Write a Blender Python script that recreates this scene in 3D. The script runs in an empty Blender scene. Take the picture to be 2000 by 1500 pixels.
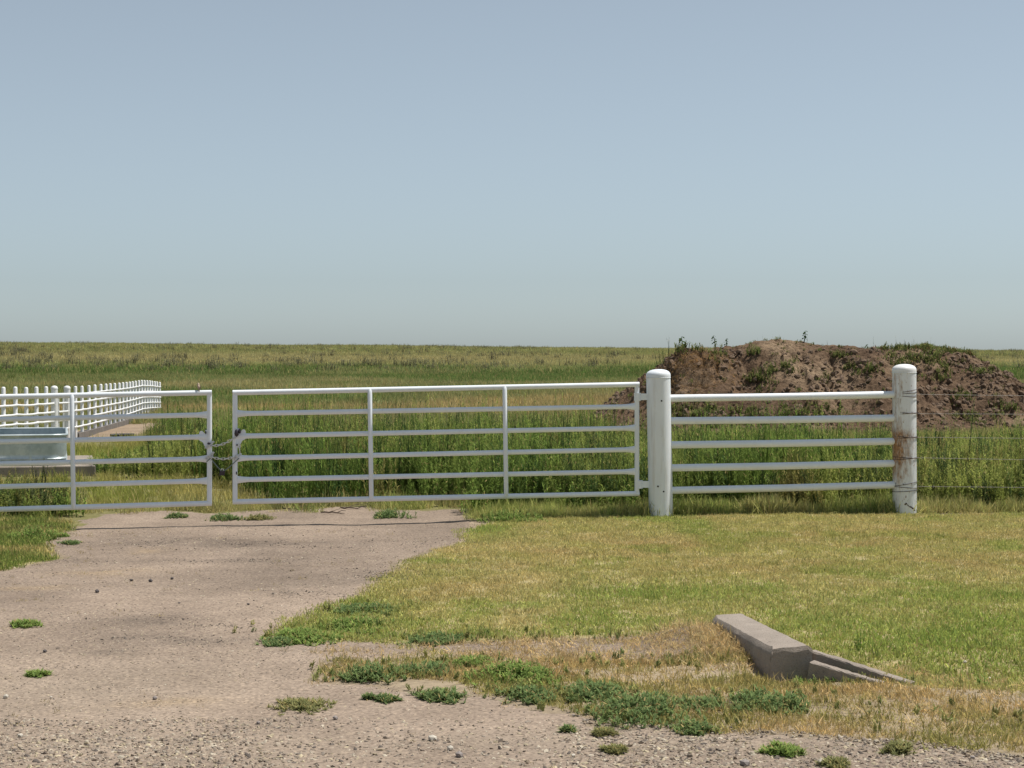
import bpy, math, random
import numpy as np
from mathutils import Vector, Matrix, Quaternion

random.seed(7)
RNG = np.random.default_rng(11)
scene = bpy.context.scene
R = math.radians

# ------------------------------------------------------------------ camera, sky, sun, exposure
FPX, EYE, HORIZON = 3600.0, 1.76, 682.0            # focal length in photo pixels, eye height (m), eye-level row
PITCH = math.atan((750 - HORIZON) / FPX)
cam_data = bpy.data.cameras.new('camera')
cam = bpy.data.objects.new('camera', cam_data)
scene.collection.objects.link(cam)
cam.location = (0, 0, EYE)
cam.rotation_euler = (math.pi / 2 - PITCH, 0, 0)
cam_data.sensor_width = 36
cam_data.lens = FPX / 2000 * 36
cam_data.clip_start = 0.1
cam_data.clip_end = 9000
scene.camera = cam

SUN_AZ, SUN_EL = R(15.5), R(66)                    # azimuth from +X towards +Y
S = Vector((math.cos(SUN_AZ) * math.cos(SUN_EL), math.sin(SUN_AZ) * math.cos(SUN_EL), math.sin(SUN_EL)))
world = bpy.data.worlds.new('World')
scene.world = world
world.use_nodes = True
wn = world.node_tree
wn.nodes.clear()
sky = wn.nodes.new('ShaderNodeTexSky')
sky.sky_type = 'NISHITA'
sky.sun_disc = False
sky.sun_elevation = SUN_EL
sky.sun_rotation = math.pi / 2 - SUN_AZ
sky.altitude = 1200
sky.air_density = 1.0
sky.dust_density = 1.2
sky.ozone_density = 4.0
hsv = wn.nodes.new('ShaderNodeHueSaturation')
hsv.inputs['Saturation'].default_value = 0.37
hsv.inputs['Value'].default_value = 1.0
bg = wn.nodes.new('ShaderNodeBackground')
bg.inputs['Strength'].default_value = 0.063
wo = wn.nodes.new('ShaderNodeOutputWorld')
wn.links.new(sky.outputs[0], hsv.inputs['Color'])
tint = wn.nodes.new('ShaderNodeMix')
tint.data_type = 'RGBA'; tint.blend_type = 'MULTIPLY'
tint.inputs['Factor'].default_value = 1.0
tint.inputs[7].default_value = (.955, 1.065, 1.115, 1)
wn.links.new(hsv.outputs[0], tint.inputs[6])
wn.links.new(tint.outputs[2], bg.inputs['Color'])
wn.links.new(bg.outputs[0], wo.inputs['Surface'])

sl = bpy.data.lights.new('sun', 'SUN')
sl.energy = 3.8
sl.angle = R(0.53)
sl.color = (1.0, 0.95, 0.87)
sun = bpy.data.objects.new('sun', sl)
scene.collection.objects.link(sun)
sun.rotation_euler = S.to_track_quat('Z', 'Y').to_euler()
sun.location = S * 60

scene.view_settings.view_transform = 'Standard'
scene.view_settings.look = 'None'
scene.view_settings.exposure = 0.5
scene.view_settings.gamma = 1.0
scene.render.engine = 'CYCLES'
scene.cycles.max_bounces = 5
scene.cycles.diffuse_bounces = 3
scene.cycles.transparent_max_bounces = 4

# ------------------------------------------------------------------ pixel -> place helpers
CAM = np.array([0, 0, EYE])
cp, sp = math.cos(PITCH), math.sin(PITCH)

def ray(u, v):
    a, b = (u - 1000) / FPX, (750 - v) / FPX
    return np.array([a, cp + b * sp, -sp + b * cp])

def gp(u, v, z=0.0):
    """the point at height z under pixel (u, v)"""
    d = ray(u, v)
    return CAM + d * ((z - EYE) / d[2])

def at_y(u, v, y):
    d = ray(u, v)
    return CAM + d * (y / d[1])

LDIR = np.array([math.cos(R(7.6)), math.sin(R(7.6)), 0.0])    # the fence line on the ground
LNOR = np.array([-LDIR[1], LDIR[0], 0.0])                    # away from the road
L0 = np.array([1.565, 19.5, 0.0])

def onfence(u, v, off=0.0):
    """the point of the fence's upright plane under pixel (u, v)"""
    d = ray(u, v)
    q = L0 + LNOR * off
    t = np.dot(q - CAM, LNOR) / np.dot(d, LNOR)
    return CAM + d * t

def fence_y(x):
    return L0[1] + (x - L0[0]) * LDIR[1] / LDIR[0]

def poly_px(pts, z=0.0):
    return np.array([gp(u, v, z)[:2] for u, v in pts])

def inside(poly, x, y):
    x = np.asarray(x, float); y = np.asarray(y, float)
    c = np.zeros(x.shape, bool)
    n = len(poly)
    for i in range(n):
        x0, y0 = poly[i]; x1, y1 = poly[(i + 1) % n]
        if y0 == y1:
            continue
        k = ((y0 > y) != (y1 > y)) & (x < (x1 - x0) * (y - y0) / (y1 - y0) + x0)
        c ^= k
    return c

def hash2(ix, iy, seed):
    h = (ix.astype(np.int64) * 374761393 + iy.astype(np.int64) * 668265263 + seed * 1274126177) & 0xFFFFFFFF
    h = ((h ^ (h >> 13)) * 1274126177) & 0xFFFFFFFF
    return ((h ^ (h >> 16)) & 0xFFFFFF) / float(0xFFFFFF)

def vnoise(x, y, seed=0):
    x = np.asarray(x, float); y = np.asarray(y, float)
    ix = np.floor(x); iy = np.floor(y)
    fx = x - ix; fy = y - iy
    fx = fx * fx * (3 - 2 * fx); fy = fy * fy * (3 - 2 * fy)
    a = hash2(ix, iy, seed); b = hash2(ix + 1, iy, seed)
    c = hash2(ix, iy + 1, seed); d = hash2(ix + 1, iy + 1, seed)
    return (a * (1 - fx) + b * fx) * (1 - fy) + (c * (1 - fx) + d * fx) * fy

def fbm(x, y, seed=0, octs=4):
    s, a, t = 0, 1.0, 0
    for i in range(octs):
        s = s + a * vnoise(x * 2 ** i, y * 2 ** i, seed + i * 17)
        t += a; a *= .5
    return s / t

def smooth(a, b, x):
    t = np.clip((np.asarray(x, float) - a) / (b - a), 0, 1)
    return t * t * (3 - 2 * t)

def gauss(x, y, cx, cy, rx, ry):
    return np.exp(-((x - cx) / rx) ** 2 - ((y - cy) / ry) ** 2)

# ------------------------------------------------------------------ materials
def new_mat(name):
    m = bpy.data.materials.new(name)
    m.use_nodes = True
    nt = m.node_tree
    nt.nodes.clear()
    out = nt.nodes.new('ShaderNodeOutputMaterial')
    return m, nt, out

def nd(nt, kind, **kw):
    n = nt.nodes.new(kind)
    for k, v in kw.items():
        if k in n.inputs.keys():
            n.inputs[k].default_value = v
        else:
            setattr(n, k, v)
    return n

def ramp(nt, fac, stops):
    r = nt.nodes.new('ShaderNodeValToRGB')
    e = r.color_ramp.elements
    e[0].position, e[0].color = stops[0][0], (*stops[0][1], 1)
    e[1].position, e[1].color = stops[-1][0], (*stops[-1][1], 1)
    for p, c in stops[1:-1]:
        k = e.new(p); k.color = (*c, 1)
    nt.links.new(fac, r.inputs['Fac'])
    return r

def mixc(nt, fac, a, b, mode='MIX'):
    n = nt.nodes.new('ShaderNodeMix')
    n.data_type = 'RGBA'; n.blend_type = mode
    for s, v in ((n.inputs['Factor'], fac), (n.inputs[6], a), (n.inputs[7], b)):
        if hasattr(v, 'is_linked') or isinstance(v, bpy.types.NodeSocket):
            nt.links.new(v, s)
        elif isinstance(v, (int, float)):
            s.default_value = v
        else:
            s.default_value = (*v, 1)
    return n.outputs[2]

def coords(nt, kind='Object', scale=(1, 1, 1)):
    tc = nt.nodes.new('ShaderNodeTexCoord')
    mp = nt.nodes.new('ShaderNodeMapping')
    mp.inputs['Scale'].default_value = scale
    nt.links.new(tc.outputs[kind], mp.inputs['Vector'])
    return mp.outputs[0]

def noise(nt, vec, scale, detail=4, rough=.55):
    n = nd(nt, 'ShaderNodeTexNoise')
    n.inputs['Scale'].default_value = scale
    n.inputs['Detail'].default_value = detail
    n.inputs['Roughness'].default_value = rough
    nt.links.new(vec, n.inputs['Vector'])
    return n.outputs['Fac']

def bsdf(nt, out, col, rough=.6, metal=0.0, bump=None, bstr=.3, bdist=.01, spec=.5):
    b = nt.nodes.new('ShaderNodeBsdfPrincipled')
    if isinstance(col, bpy.types.NodeSocket):
        nt.links.new(col, b.inputs['Base Color'])
    else:
        b.inputs['Base Color'].default_value = (*col, 1)
    if isinstance(rough, bpy.types.NodeSocket):
        nt.links.new(rough, b.inputs['Roughness'])
    else:
        b.inputs['Roughness'].default_value = rough
    b.inputs['Metallic'].default_value = metal
    b.inputs['Specular IOR Level'].default_value = spec
    if bump is not None:
        bp = nt.nodes.new('ShaderNodeBump')
        bp.inputs['Strength'].default_value = bstr
        bp.inputs['Distance'].default_value = bdist
        nt.links.new(bump, bp.inputs['Height'])
        nt.links.new(bp.outputs[0], b.inputs['Normal'])
    nt.links.new(b.outputs[0], out.inputs['Surface'])
    return b

M = {}
# white paint on steel, faint grime
def paint(name, base=(.81, .855, .90), rust=0.0, grime=.15, chips=.6):
    m, nt, out = new_mat(name)
    v = coords(nt)
    n1 = noise(nt, v, 3.0, 5)
    vs = coords(nt, scale=(14, 14, 1.6))
    n2 = noise(nt, vs, 1.2, 5, .65)
    g = ramp(nt, n2, [(.50, (0, 0, 0)), (.78, (1, 1, 1))])
    gm = nd(nt, 'ShaderNodeMath', operation='MULTIPLY'); nt.links.new(g.outputs[0], gm.inputs[0]); gm.inputs[1].default_value = grime
    c = mixc(nt, gm.outputs[0], base, (.48, .42, .33))
    g1 = ramp(nt, n1, [(.3, (.93, .93, .93)), (.7, (1, 1, 1))])
    c = mixc(nt, 1.0, c, g1.outputs[0], 'MULTIPLY')
    if chips:
        n7 = noise(nt, coords(nt, scale=(9, 9, 9)), 2.0, 6, .7)
        cr = ramp(nt, n7, [(.69, (0, 0, 0)), (.74, (chips,) * 3)])
        c = mixc(nt, cr.outputs[0], c, (.22, .15, .10))
    if rust:
        tc = nt.nodes.new('ShaderNodeTexCoord')
        sx = nt.nodes.new('ShaderNodeSeparateXYZ'); nt.links.new(tc.outputs['Object'], sx.inputs[0])
        n3 = noise(nt, coords(nt, scale=(13, 13, 3.2)), 2.4, 8, .75)
        # more rust at mid height and on the side towards the panel (x < 0)
        zr = ramp(nt, sx.outputs['Z'], [(.0, (.36,) * 3), (.25, (.34,) * 3), (.58, (.62,) * 3), (.88, (.66,) * 3), (.98, (.42,) * 3), (1.0, (.42,) * 3)])
        ad = nd(nt, 'ShaderNodeMath', operation='MULTIPLY_ADD')
        nt.links.new(sx.outputs['X'], ad.inputs[0]); ad.inputs[1].default_value = -1.3
        nt.links.new(zr.outputs[0], ad.inputs[2])
        a2 = nd(nt, 'ShaderNodeMath', operation='ADD'); nt.links.new(ad.outputs[0], a2.inputs[0]); nt.links.new(n3, a2.inputs[1])
        rm = ramp(nt, a2.outputs[0], [(.0, (0, 0, 0)), (.5, (0, 0, 0)), (1.0, (1, 1, 1))])
        sub = nd(nt, 'ShaderNodeMath', operation='SUBTRACT'); nt.links.new(a2.outputs[0], sub.inputs[0]); sub.inputs[1].default_value = 1.0
        mu = nd(nt, 'ShaderNodeMath', operation='MULTIPLY', use_clamp=True); nt.links.new(sub.outputs[0], mu.inputs[0]); mu.inputs[1].default_value = 3.4
        n4 = noise(nt, v, 40, 4)
        rc = ramp(nt, n4, [(.3, (.14, .065, .028)), (.7, (.46, .25, .11))])
        c = mixc(nt, mu.outputs[0], c, rc.outputs[0])
        # small chips
        n5 = noise(nt, coords(nt, scale=(30, 30, 16)), 1.1, 3, .6)
        ch = ramp(nt, n5, [(.62, (0, 0, 0)), (.70, (1, 1, 1))])
        cm = nd(nt, 'ShaderNodeMath', operation='MULTIPLY'); nt.links.new(ch.outputs[0], cm.inputs[0]); cm.inputs[1].default_value = .75
        c = mixc(nt, cm.outputs[0], c, (.25, .15, .09))
    n6 = noise(nt, v, 25, 3)
    bsdf(nt, out, c, .42, bump=n6, bstr=.12, bdist=.004)
    return m

M['paint'] = paint('white_paint')
M['paint_rusty'] = paint('white_paint_rusting', base=(.75, .775, .80), rust=1.0, grime=.5, chips=0)
M['paint_streaked'] = paint('white_paint_streaked', base=(.81, .85, .885), grime=.5)
M['paint_pen'] = paint('white_paint_pen', base=(.82, .82, .82), grime=.1, chips=0)

def simple(name, col, rough=.6, metal=0., var=.25, scale=20, bstr=.2):
    m, nt, out = new_mat(name)
    v = coords(nt)
    n = noise(nt, v, scale, 5)
    r = ramp(nt, n, [(.3, (1 - var,) * 3), (.7, (1 + var * .3,) * 3)])
    c = mixc(nt, 1.0, col, r.outputs[0], 'MULTIPLY')
    bsdf(nt, out, c, rough, metal, bump=n, bstr=bstr, bdist=.005)
    return m

M['chain'] = simple('zinc_chain', (.74, .74, .72), .3, .35, .2, 60)
M['cable'] = simple('green_grey_cable', (.18, .22, .21), .5)
M['lock'] = simple('dark_padlock', (.06, .05, .06), .4, .6)
M['black'] = simple('black_rubber', (.02, .02, .022), .6)
M['wire'] = simple('galvanised_wire', (.26, .24, .22), .55, .4)
M['rustwire'] = simple('rusty_wire', (.10, .07, .055), .7, .3)
M['steelpost'] = simple('green_steel_post', (.05, .08, .05), .6)
M['curb'] = simple('dark_curb_concrete', (.17, .15, .13), .9, 0, .4, 6, .5)
M['hole'] = simple('hole_black', (.01, .01, .01), .9)
M['twig'] = simple('dead_wood', (.11, .075, .055), .9, 0, .4, 40)
M['bolt'] = simple('bolt_steel', (.2, .18, .16), .5, .5)

def concrete(name, base, pits=True):
    m, nt, out = new_mat(name)
    v = coords(nt)
    n1 = noise(nt, v, 5, 6, .6)
    n2 = noise(nt, v, 90, 5, .7)
    r1 = ramp(nt, n1, [(.3, tuple(b * .78 for b in base)), (.7, tuple(min(1, b * 1.12) for b in base))])
    r2 = ramp(nt, n2, [(.28, (.55,) * 3), (.45, (1,) * 3), (.7, (1.08,) * 3)])
    c = mixc(nt, 1.0, r1.outputs[0], r2.outputs[0], 'MULTIPLY')
    vo = nd(nt, 'ShaderNodeTexVoronoi'); vo.inputs['Scale'].default_value = 26
    nt.links.new(v, vo.inputs['Vector'])
    pit = ramp(nt, vo.outputs['Distance'], [(.10, (.45,) * 3), (.17, (1,) * 3)])
    sel = nd(nt, 'ShaderNodeSeparateColor'); nt.links.new(vo.outputs['Color'], sel.inputs[0])
    few = ramp(nt, sel.outputs[0], [(.55, (0, 0, 0)), (.6, (1, 1, 1))])
    c = mixc(nt, few.outputs[0], c, mixc(nt, 1.0, c, pit.outputs[0], 'MULTIPLY'))
    bsdf(nt, out, c, .9, bump=n2, bstr=.7, bdist=.008, spec=.25)
    return m
M['concrete'] = concrete('weathered_concrete', (.30, .255, .215))
M['pad'] = concrete('tank_pad_concrete', (.29, .25, .21))

def galvanised():
    m, nt, out = new_mat('galvanised_sheet')
    v = coords(nt)
    n1 = noise(nt, coords(nt, scale=(1, 1, .4)), 2.0, 3)
    vo = nd(nt, 'ShaderNodeTexVoronoi'); vo.inputs['Scale'].default_value = 24
    nt.links.new(v, vo.inputs['Vector'])
    r = ramp(nt, vo.outputs['Color'], [(.2, (.55, .60, .61)), (.8, (.64, .685, .69))])
    r1 = ramp(nt, n1, [(.35, (.72, .77, .77)), (.65, (1.0, 1.0, 1.0))])
    c = mixc(nt, 1.0, r.outputs[0], r1.outputs[0], 'MULTIPLY')
    bsdf(nt, out, c, .42, .45, bump=n1, bstr=.3, bdist=.03)
    return m
M['zinc'] = galvanised()

def foliage(name, instanced=True, col=(.1, .2, .04), dry=(.45, .36, .16), dry_at=.86, trans=.35, dry_to=.93):
    m, nt, out = new_mat(name)
    t = nd(nt, 'ShaderNodeAttribute', attribute_name='tone')
    t.attribute_type = 'GEOMETRY'
    if instanced:
        a = nd(nt, 'ShaderNodeAttribute', attribute_name='col'); a.attribute_type = 'INSTANCER'
        base = a.outputs['Color']
    else:
        base = nd(nt, 'ShaderNodeRGB'); base.outputs[0].default_value = (*col, 1); base = base.outputs[0]
    val = ramp(nt, t.outputs['Fac'], [(0, (.62, .68, .62)), (.5, (1, 1, 1)), (.85, (1.35, 1.28, 1.1))])
    c = mixc(nt, 1.0, base, val.outputs[0], 'MULTIPLY')
    d = ramp(nt, t.outputs['Fac'], [(dry_at, (0, 0, 0)), (dry_to, (1, 1, 1))])
    c = mixc(nt, d.outputs[0], c, dry)
    df = nt.nodes.new('ShaderNodeBsdfDiffuse'); nt.links.new(c, df.inputs['Color'])
    tr = nt.nodes.new('ShaderNodeBsdfTranslucent'); nt.links.new(c, tr.inputs['Color'])
    mx = nt.nodes.new('ShaderNodeMixShader'); mx.inputs[0].default_value = trans
    nt.links.new(df.outputs[0], mx.inputs[1]); nt.links.new(tr.outputs[0], mx.inputs[2])
    nt.links.new(mx.outputs[0], out.inputs['Surface'])
    return m
M['leaf'] = foliage('leaf')
M['straw'] = foliage('straw', dry=(.5, .38, .2), dry_at=.9)
M['matweed'] = foliage('mat_weed', False, (.19, .262, .108), dry_at=.93, dry_to=.97)
M['sunflower'] = foliage('sunflower_leaf', False, (.05, .085, .035), dry_at=2)
M['paleweed'] = foliage('pale_weed', False, (.27, .27, .12), dry_at=.8)
M['lightweed'] = foliage('light_weed', False, (.245, .335, .10), dry_at=.9)

def stone_mat():
    m, nt, out = new_mat('gravel_stone')
    a = nd(nt, 'ShaderNodeAttribute', attribute_name='col'); a.attribute_type = 'INSTANCER'
    n = noise(nt, coords(nt), 1.2, 3)
    r = ramp(nt, n, [(.3, (.8,) * 3), (.7, (1.15,) * 3)])
    bsdf(nt, out, mixc(nt, 1.0, a.outputs['Color'], r.outputs[0], 'MULTIPLY'), .85, spec=.2)
    return m
M['stone'] = stone_mat()
M['rock'] = simple('loose_rock', (.30, .26, .24), .85, 0, .35, 30)
M['rock_dark'] = simple('loose_dark_rock', (.10, .085, .085), .85, 0, .35, 30)
M['rock_pale'] = simple('loose_pale_rock', (.55, .50, .42), .85, 0, .25, 30)

def ground_mat(name, bump_scale, bstr, fine=True):
    m, nt, out = new_mat(name)
    a = nd(nt, 'ShaderNodeAttribute', attribute_name='zone'); a.attribute_type = 'GEOMETRY'
    v = coords(nt)
    n1 = noise(nt, v, bump_scale, 6, .65)
    n2 = noise(nt, v, 1.3, 5, .6)
    r1 = ramp(nt, n1, [(.28, (.62, .61, .60)), (.5, (1, 1, 1)), (.72, (1.25, 1.24, 1.2))])
    r2 = ramp(nt, n2, [(.3, (.88,) * 3), (.7, (1.1,) * 3)])
    c = mixc(nt, 1.0, a.outputs['Color'], r1.outputs[0], 'MULTIPLY')
    c = mixc(nt, 1.0, c, r2.outputs[0], 'MULTIPLY')
    bsdf(nt, out, c, .95, bump=n1, bstr=bstr, bdist=.02, spec=.15)
    return m
M['soil'] = ground_mat('prairie_soil', 22, .5)

def gravel_mat():
    m, nt, out = new_mat('gravel_surface')
    a = nd(nt, 'ShaderNodeAttribute', attribute_name='zone'); a.attribute_type = 'GEOMETRY'
    v = coords(nt)
    vo = nd(nt, 'ShaderNodeTexVoronoi'); vo.inputs['Scale'].default_value = 70
    nt.links.new(v, vo.inputs['Vector'])
    vo2 = nd(nt, 'ShaderNodeTexVoronoi'); vo2.inputs['Scale'].default_value = 38
    nt.links.new(v, vo2.inputs['Vector'])
    r = ramp(nt, vo.outputs['Color'], [(.04, (.48, .46, .45)), (.25, (.88, .86, .85)), (.65, (1.05, 1.04, 1.03)), (.95, (1.4, 1.37, 1.3))])
    n2 = noise(nt, v, 2.2, 6, .65)
    r2 = ramp(nt, n2, [(.3, (.86, .85, .84)), (.7, (1.1, 1.1, 1.1))])
    c = mixc(nt, 1.0, a.outputs['Color'], r.outputs[0], 'MULTIPLY')
    c = mixc(nt, 1.0, c, r2.outputs[0], 'MULTIPLY')
    inv = nd(nt, 'ShaderNodeMath', operation='SUBTRACT'); inv.inputs[0].default_value = 1; nt.links.new(vo2.outputs['Distance'], inv.inputs[1])
    bsdf(nt, out, c, .95, bump=inv.outputs[0], bstr=.5, bdist=.012, spec=.15)
    return m
M['gravel'] = gravel_mat()

def dirt_mat():
    m, nt, out = new_mat('mound_dirt')
    v = coords(nt)
    n1 = noise(nt, v, .55, 6, .62)
    n2 = noise(nt, v, 9, 7, .68)
    n3 = noise(nt, v, 45, 4, .6)
    c1 = ramp(nt, n1, [(.36, (.112, .073, .048)), (.50, (.162, .108, .070)), (.68, (.285, .208, .138))])
    r2 = ramp(nt, n2, [(.34, (.45, .42, .40)), (.52, (1, 1, 1)), (.7, (1.3, 1.28, 1.22))])
    c = mixc(nt, 1.0, c1.outputs[0], r2.outputs[0], 'MULTIPLY')
    ad = nd(nt, 'ShaderNodeMath', operation='MULTIPLY_ADD'); nt.links.new(n3, ad.inputs[0]); ad.inputs[1].default_value = .3; nt.links.new(n2, ad.inputs[2])
    bsdf(nt, out, c, 1.0, bump=ad.outputs[0], bstr=.9, bdist=.09, spec=.1)
    return m
M['dirt'] = dirt_mat()
M['clod'] = simple('dirt_clod', (.175, .118, .079), 1.0, 0, .4, 12, .6)

# ------------------------------------------------------------------ mesh helpers
def mesh_obj(name, V, F, mat, parent=None, smooth_=False, col=None):
    me = bpy.data.meshes.new(name)
    me.from_pydata([tuple(map(float, p)) for p in V], [], F)
    me.validate()
    me.update()
    o = bpy.data.objects.new(name, me)
    (col or scene.collection).objects.link(o) if col is not False else None
    me.materials.append(M[mat] if isinstance(mat, str) else mat)
    if smooth_:
        me.polygons.foreach_set('use_smooth', [True] * len(me.polygons))
    if parent is not None:
        o.parent = parent
    return o

class MB:
    """collects pieces into one mesh"""
    def __init__(s):
        s.V, s.F = [], []
    def add(s, V, F):
        n = len(s.V)
        s.V += [np.asarray(p, float) for p in V]
        s.F += [[i + n for i in f] for f in F]
        return s
    def tube(s, pts, r, seg=12, up=(0, 0, 1), caps=True):
        """r: number, or one (across, along up) pair per point"""
        P = [np.asarray(p, float) for p in pts]
        n = len(P)
        if np.isscalar(r):
            r = [(r, r)] * n
        else:
            r = [(q, q) if np.isscalar(q) else q for q in r]
        V, F = [], []
        up = np.asarray(up, float)
        for i in range(n):
            t = P[min(i + 1, n - 1)] - P[max(i - 1, 0)]
            t /= np.linalg.norm(t) + 1e-12
            b = up - t * np.dot(up, t)
            if np.linalg.norm(b) < 1e-4:
                q = np.array([0, 1.0, 0]); b = q - t * np.dot(q, t)
            b /= np.linalg.norm(b)
            a = np.cross(t, b)
            for k in range(seg):
                w = 2 * math.pi * k / seg
                V.append(P[i] + a * math.cos(w) * r[i][0] + b * math.sin(w) * r[i][1])
        for i in range(n - 1):
            for k in range(seg):
                k2 = (k + 1) % seg
                F.append([i * seg + k, i * seg + k2, (i + 1) * seg + k2, (i + 1) * seg + k])
        if caps:
            F.append(list(range(seg))[::-1])
            F.append([(n - 1) * seg + k for k in range(seg)])
        return s.add(V, F)
    def box(s, c, ax, ay, az):
        """centre and three half-axis vectors"""
        c, ax, ay, az = (np.asarray(q, float) for q in (c, ax, ay, az))
        V = [c + sx * ax + sy * ay + sz * az for sz in (-1, 1) for sy in (-1, 1) for sx in (-1, 1)]
        F = [[0, 2, 3, 1], [4, 5, 7, 6], [0, 1, 5, 4], [2, 6, 7, 3], [0, 4, 6, 2], [1, 3, 7, 5]]
        return s.add(V, F)
    def lathe(s, c, prof, seg=28, axis=None):
        """prof: (radius, height) pairs; axis: unit vector (default up)"""
        c = np.asarray(c, float)
        a = np.array([0, 0, 1.0]) if axis is None else np.asarray(axis, float)
        x = np.cross([0, 1, 0], a); x /= np.linalg.norm(x)
        y = np.cross(a, x)
        V, F = [], []
        for r_, h in prof:
            for k in range(seg):
                w = 2 * math.pi * k / seg
                V.append(c + a * h + (x * math.cos(w) + y * math.sin(w)) * max(r_, 1e-4))
        for i in range(len(prof) - 1):
            for k in range(seg):
                k2 = (k + 1) % seg
                F.append([i * seg + k, i * seg + k2, (i + 1) * seg + k2, (i + 1) * seg + k])
        F.append([(len(prof) - 1) * seg + k for k in range(seg)])
        F.append(list(range(seg))[::-1])
        return s.add(V, F)
    def build(s, name, mat, parent=None, smooth_=True, origin=None):
        V = s.V
        if origin is not None:
            o3 = np.asarray(origin, float)
            V = [p - o3 for p in V]
        o = mesh_obj(name, V, s.F, mat, parent, smooth_)
        if origin is not None:
            o.location = tuple(map(float, origin))
        if smooth_:
            me = o.data
            try:
                me.set_sharp_from_angle(angle=R(42))
            except Exception:
                pass
        return o

def tag(o, label=None, cat=None, group=None, kind=None):
    if label: o['label'] = label
    if cat: o['category'] = cat
    if group: o['group'] = group
    if kind: o['kind'] = kind
    return o

def empty(name, loc=(0, 0, 0)):
    o = bpy.data.objects.new(name, None)
    scene.collection.objects.link(o)
    o.empty_display_size = .1
    o.location = tuple(map(float, loc))
    return o

def rel(parent, o):
    """keep o where it is while it becomes a part of parent (parent is unrotated)"""
    o.parent = parent
    o.matrix_parent_inverse = Matrix.Translation(-parent.location)
    return o

# ------------------------------------------------------------------ terrain
DRIVE_EDGE = None

def height(x, y):
    x = np.asarray(x, float); y = np.asarray(y, float)
    z = np.zeros(np.broadcast(x, y).shape)
    z = z - .055 * (1 - smooth(-1.6, .6, x)) * smooth(12, 16, y) * (1 - smooth(21, 26, y))
    z = z - .24 * gauss(x, y, -11.5, 58, 16, 14)
    z = z + .10 * gauss(x, y, 1.12, 10.9, .28, .55)                # soil banked against the headwall
    z = z - .06 * gauss(x, y, 1.5, 9.95, .2, .22)
    z = z - .10 * gauss(x, y, 2.75, 10.15, .75, .45)               # ditch below the headwall
    ang = np.clip(x / np.maximum(y, 1), -.4, .4)
    crest = 1.95 - 3.6 * ang + .25 * (vnoise(ang * 14 + 9, y * 0, 3) - .5)
    z = z + crest * smooth(95, 470, y) - 6 * smooth(520, 2500, y)
    z = z + (fbm(x * .35, y * .35, 5, 3) - .5) * .05 * smooth(3, 12, y)
    z = z + (fbm(x * .05, y * .05, 8, 2) - .5) * .35 * smooth(60, 140, y)
    z = z + (fbm(x * 3, y * 3, 21, 3) - .5) * .02
    return z

# regions traced on the ground
LAWN = poly_px([(1000, 1008), (1240, 1005), (2350, 1000), (2600, 1340), (1795, 1338), (1590, 1312), (1490, 1290), (1400, 1248),
                (1200, 1242), (1000, 1252), (800, 1252), (640, 1254), (520, 1252), (545, 1232), (620, 1205), (690, 1170), (735, 1138),
                (790, 1098), (850, 1066), (915, 1052), (935, 1022)])
STRAW = poly_px([(600, 1262), (800, 1252), (1000, 1252), (1400, 1246), (1500, 1296), (1400, 1300), (1000, 1292), (640, 1290)])
BAND = poly_px([(640, 1292), (900, 1280), (1100, 1288), (1480, 1298), (1590, 1314), (1795, 1338), (2600, 1340), (2600, 1490), (1900, 1462), (1600, 1436),
                (1400, 1428), (1180, 1398), (1000, 1365), (850, 1338), (660, 1332)])
LEFTGRASS = poly_px([(-500, 995), (60, 1000), (140, 1008), (120, 1030), (70, 1040), (100, 1082), (40, 1092), (0, 1104), (-500, 1150)])
DRIVE_BACK = poly_px([(-300, 1000), (150, 1002), (190, 990), (330, 984), (420, 990), (560, 983), (720, 981), (820, 988), (930, 985), (940, 1018), (1010, 1018),
                      (1010, 1075), (2700, 1700), (-900, 1700), (-900, 1110), (-300, 1110)])
GREENS = [(700, 1188, 90, 22), (760, 1240, 130, 12), (640, 1228, 90, 18), (900, 1243, 120, 9), (1150, 1240, 120, 9), (950, 1030, 60, 14),
          (1850, 1260, 260, 55), (1700, 1250, 170, 55), (1980, 1230, 190, 60), (560, 1246, 60, 10), (1300, 1160, 240, 18), (1900, 1170, 220, 18)]
BROWNS = [(1330, 1065, 190, 14), (1700, 1050, 280, 16), (1500, 1110, 260, 14), (1100, 1085, 130, 16), (880, 1150, 110, 22), (1900, 1100, 200, 12)]

def spots(x, y, lst):
    s = np.zeros(np.shape(x))
    for u, v, ru, rv in lst:
        c = gp(u, v)
        rx = ru / FPX * c[1]
        ry = max(.12, abs(gp(u, v - rv)[1] - c[1]))
        s = np.maximum(s, gauss(x, y, c[0], c[1], rx, ry))
    return s

def jitter(x, y, a=.12, f=2.2, seed=40):
    return x + (fbm(x * f, y * f, seed, 3) - .5) * a * 2, y + (fbm(x * f + 50, y * f, seed + 3, 3) - .5) * a * 4

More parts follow.
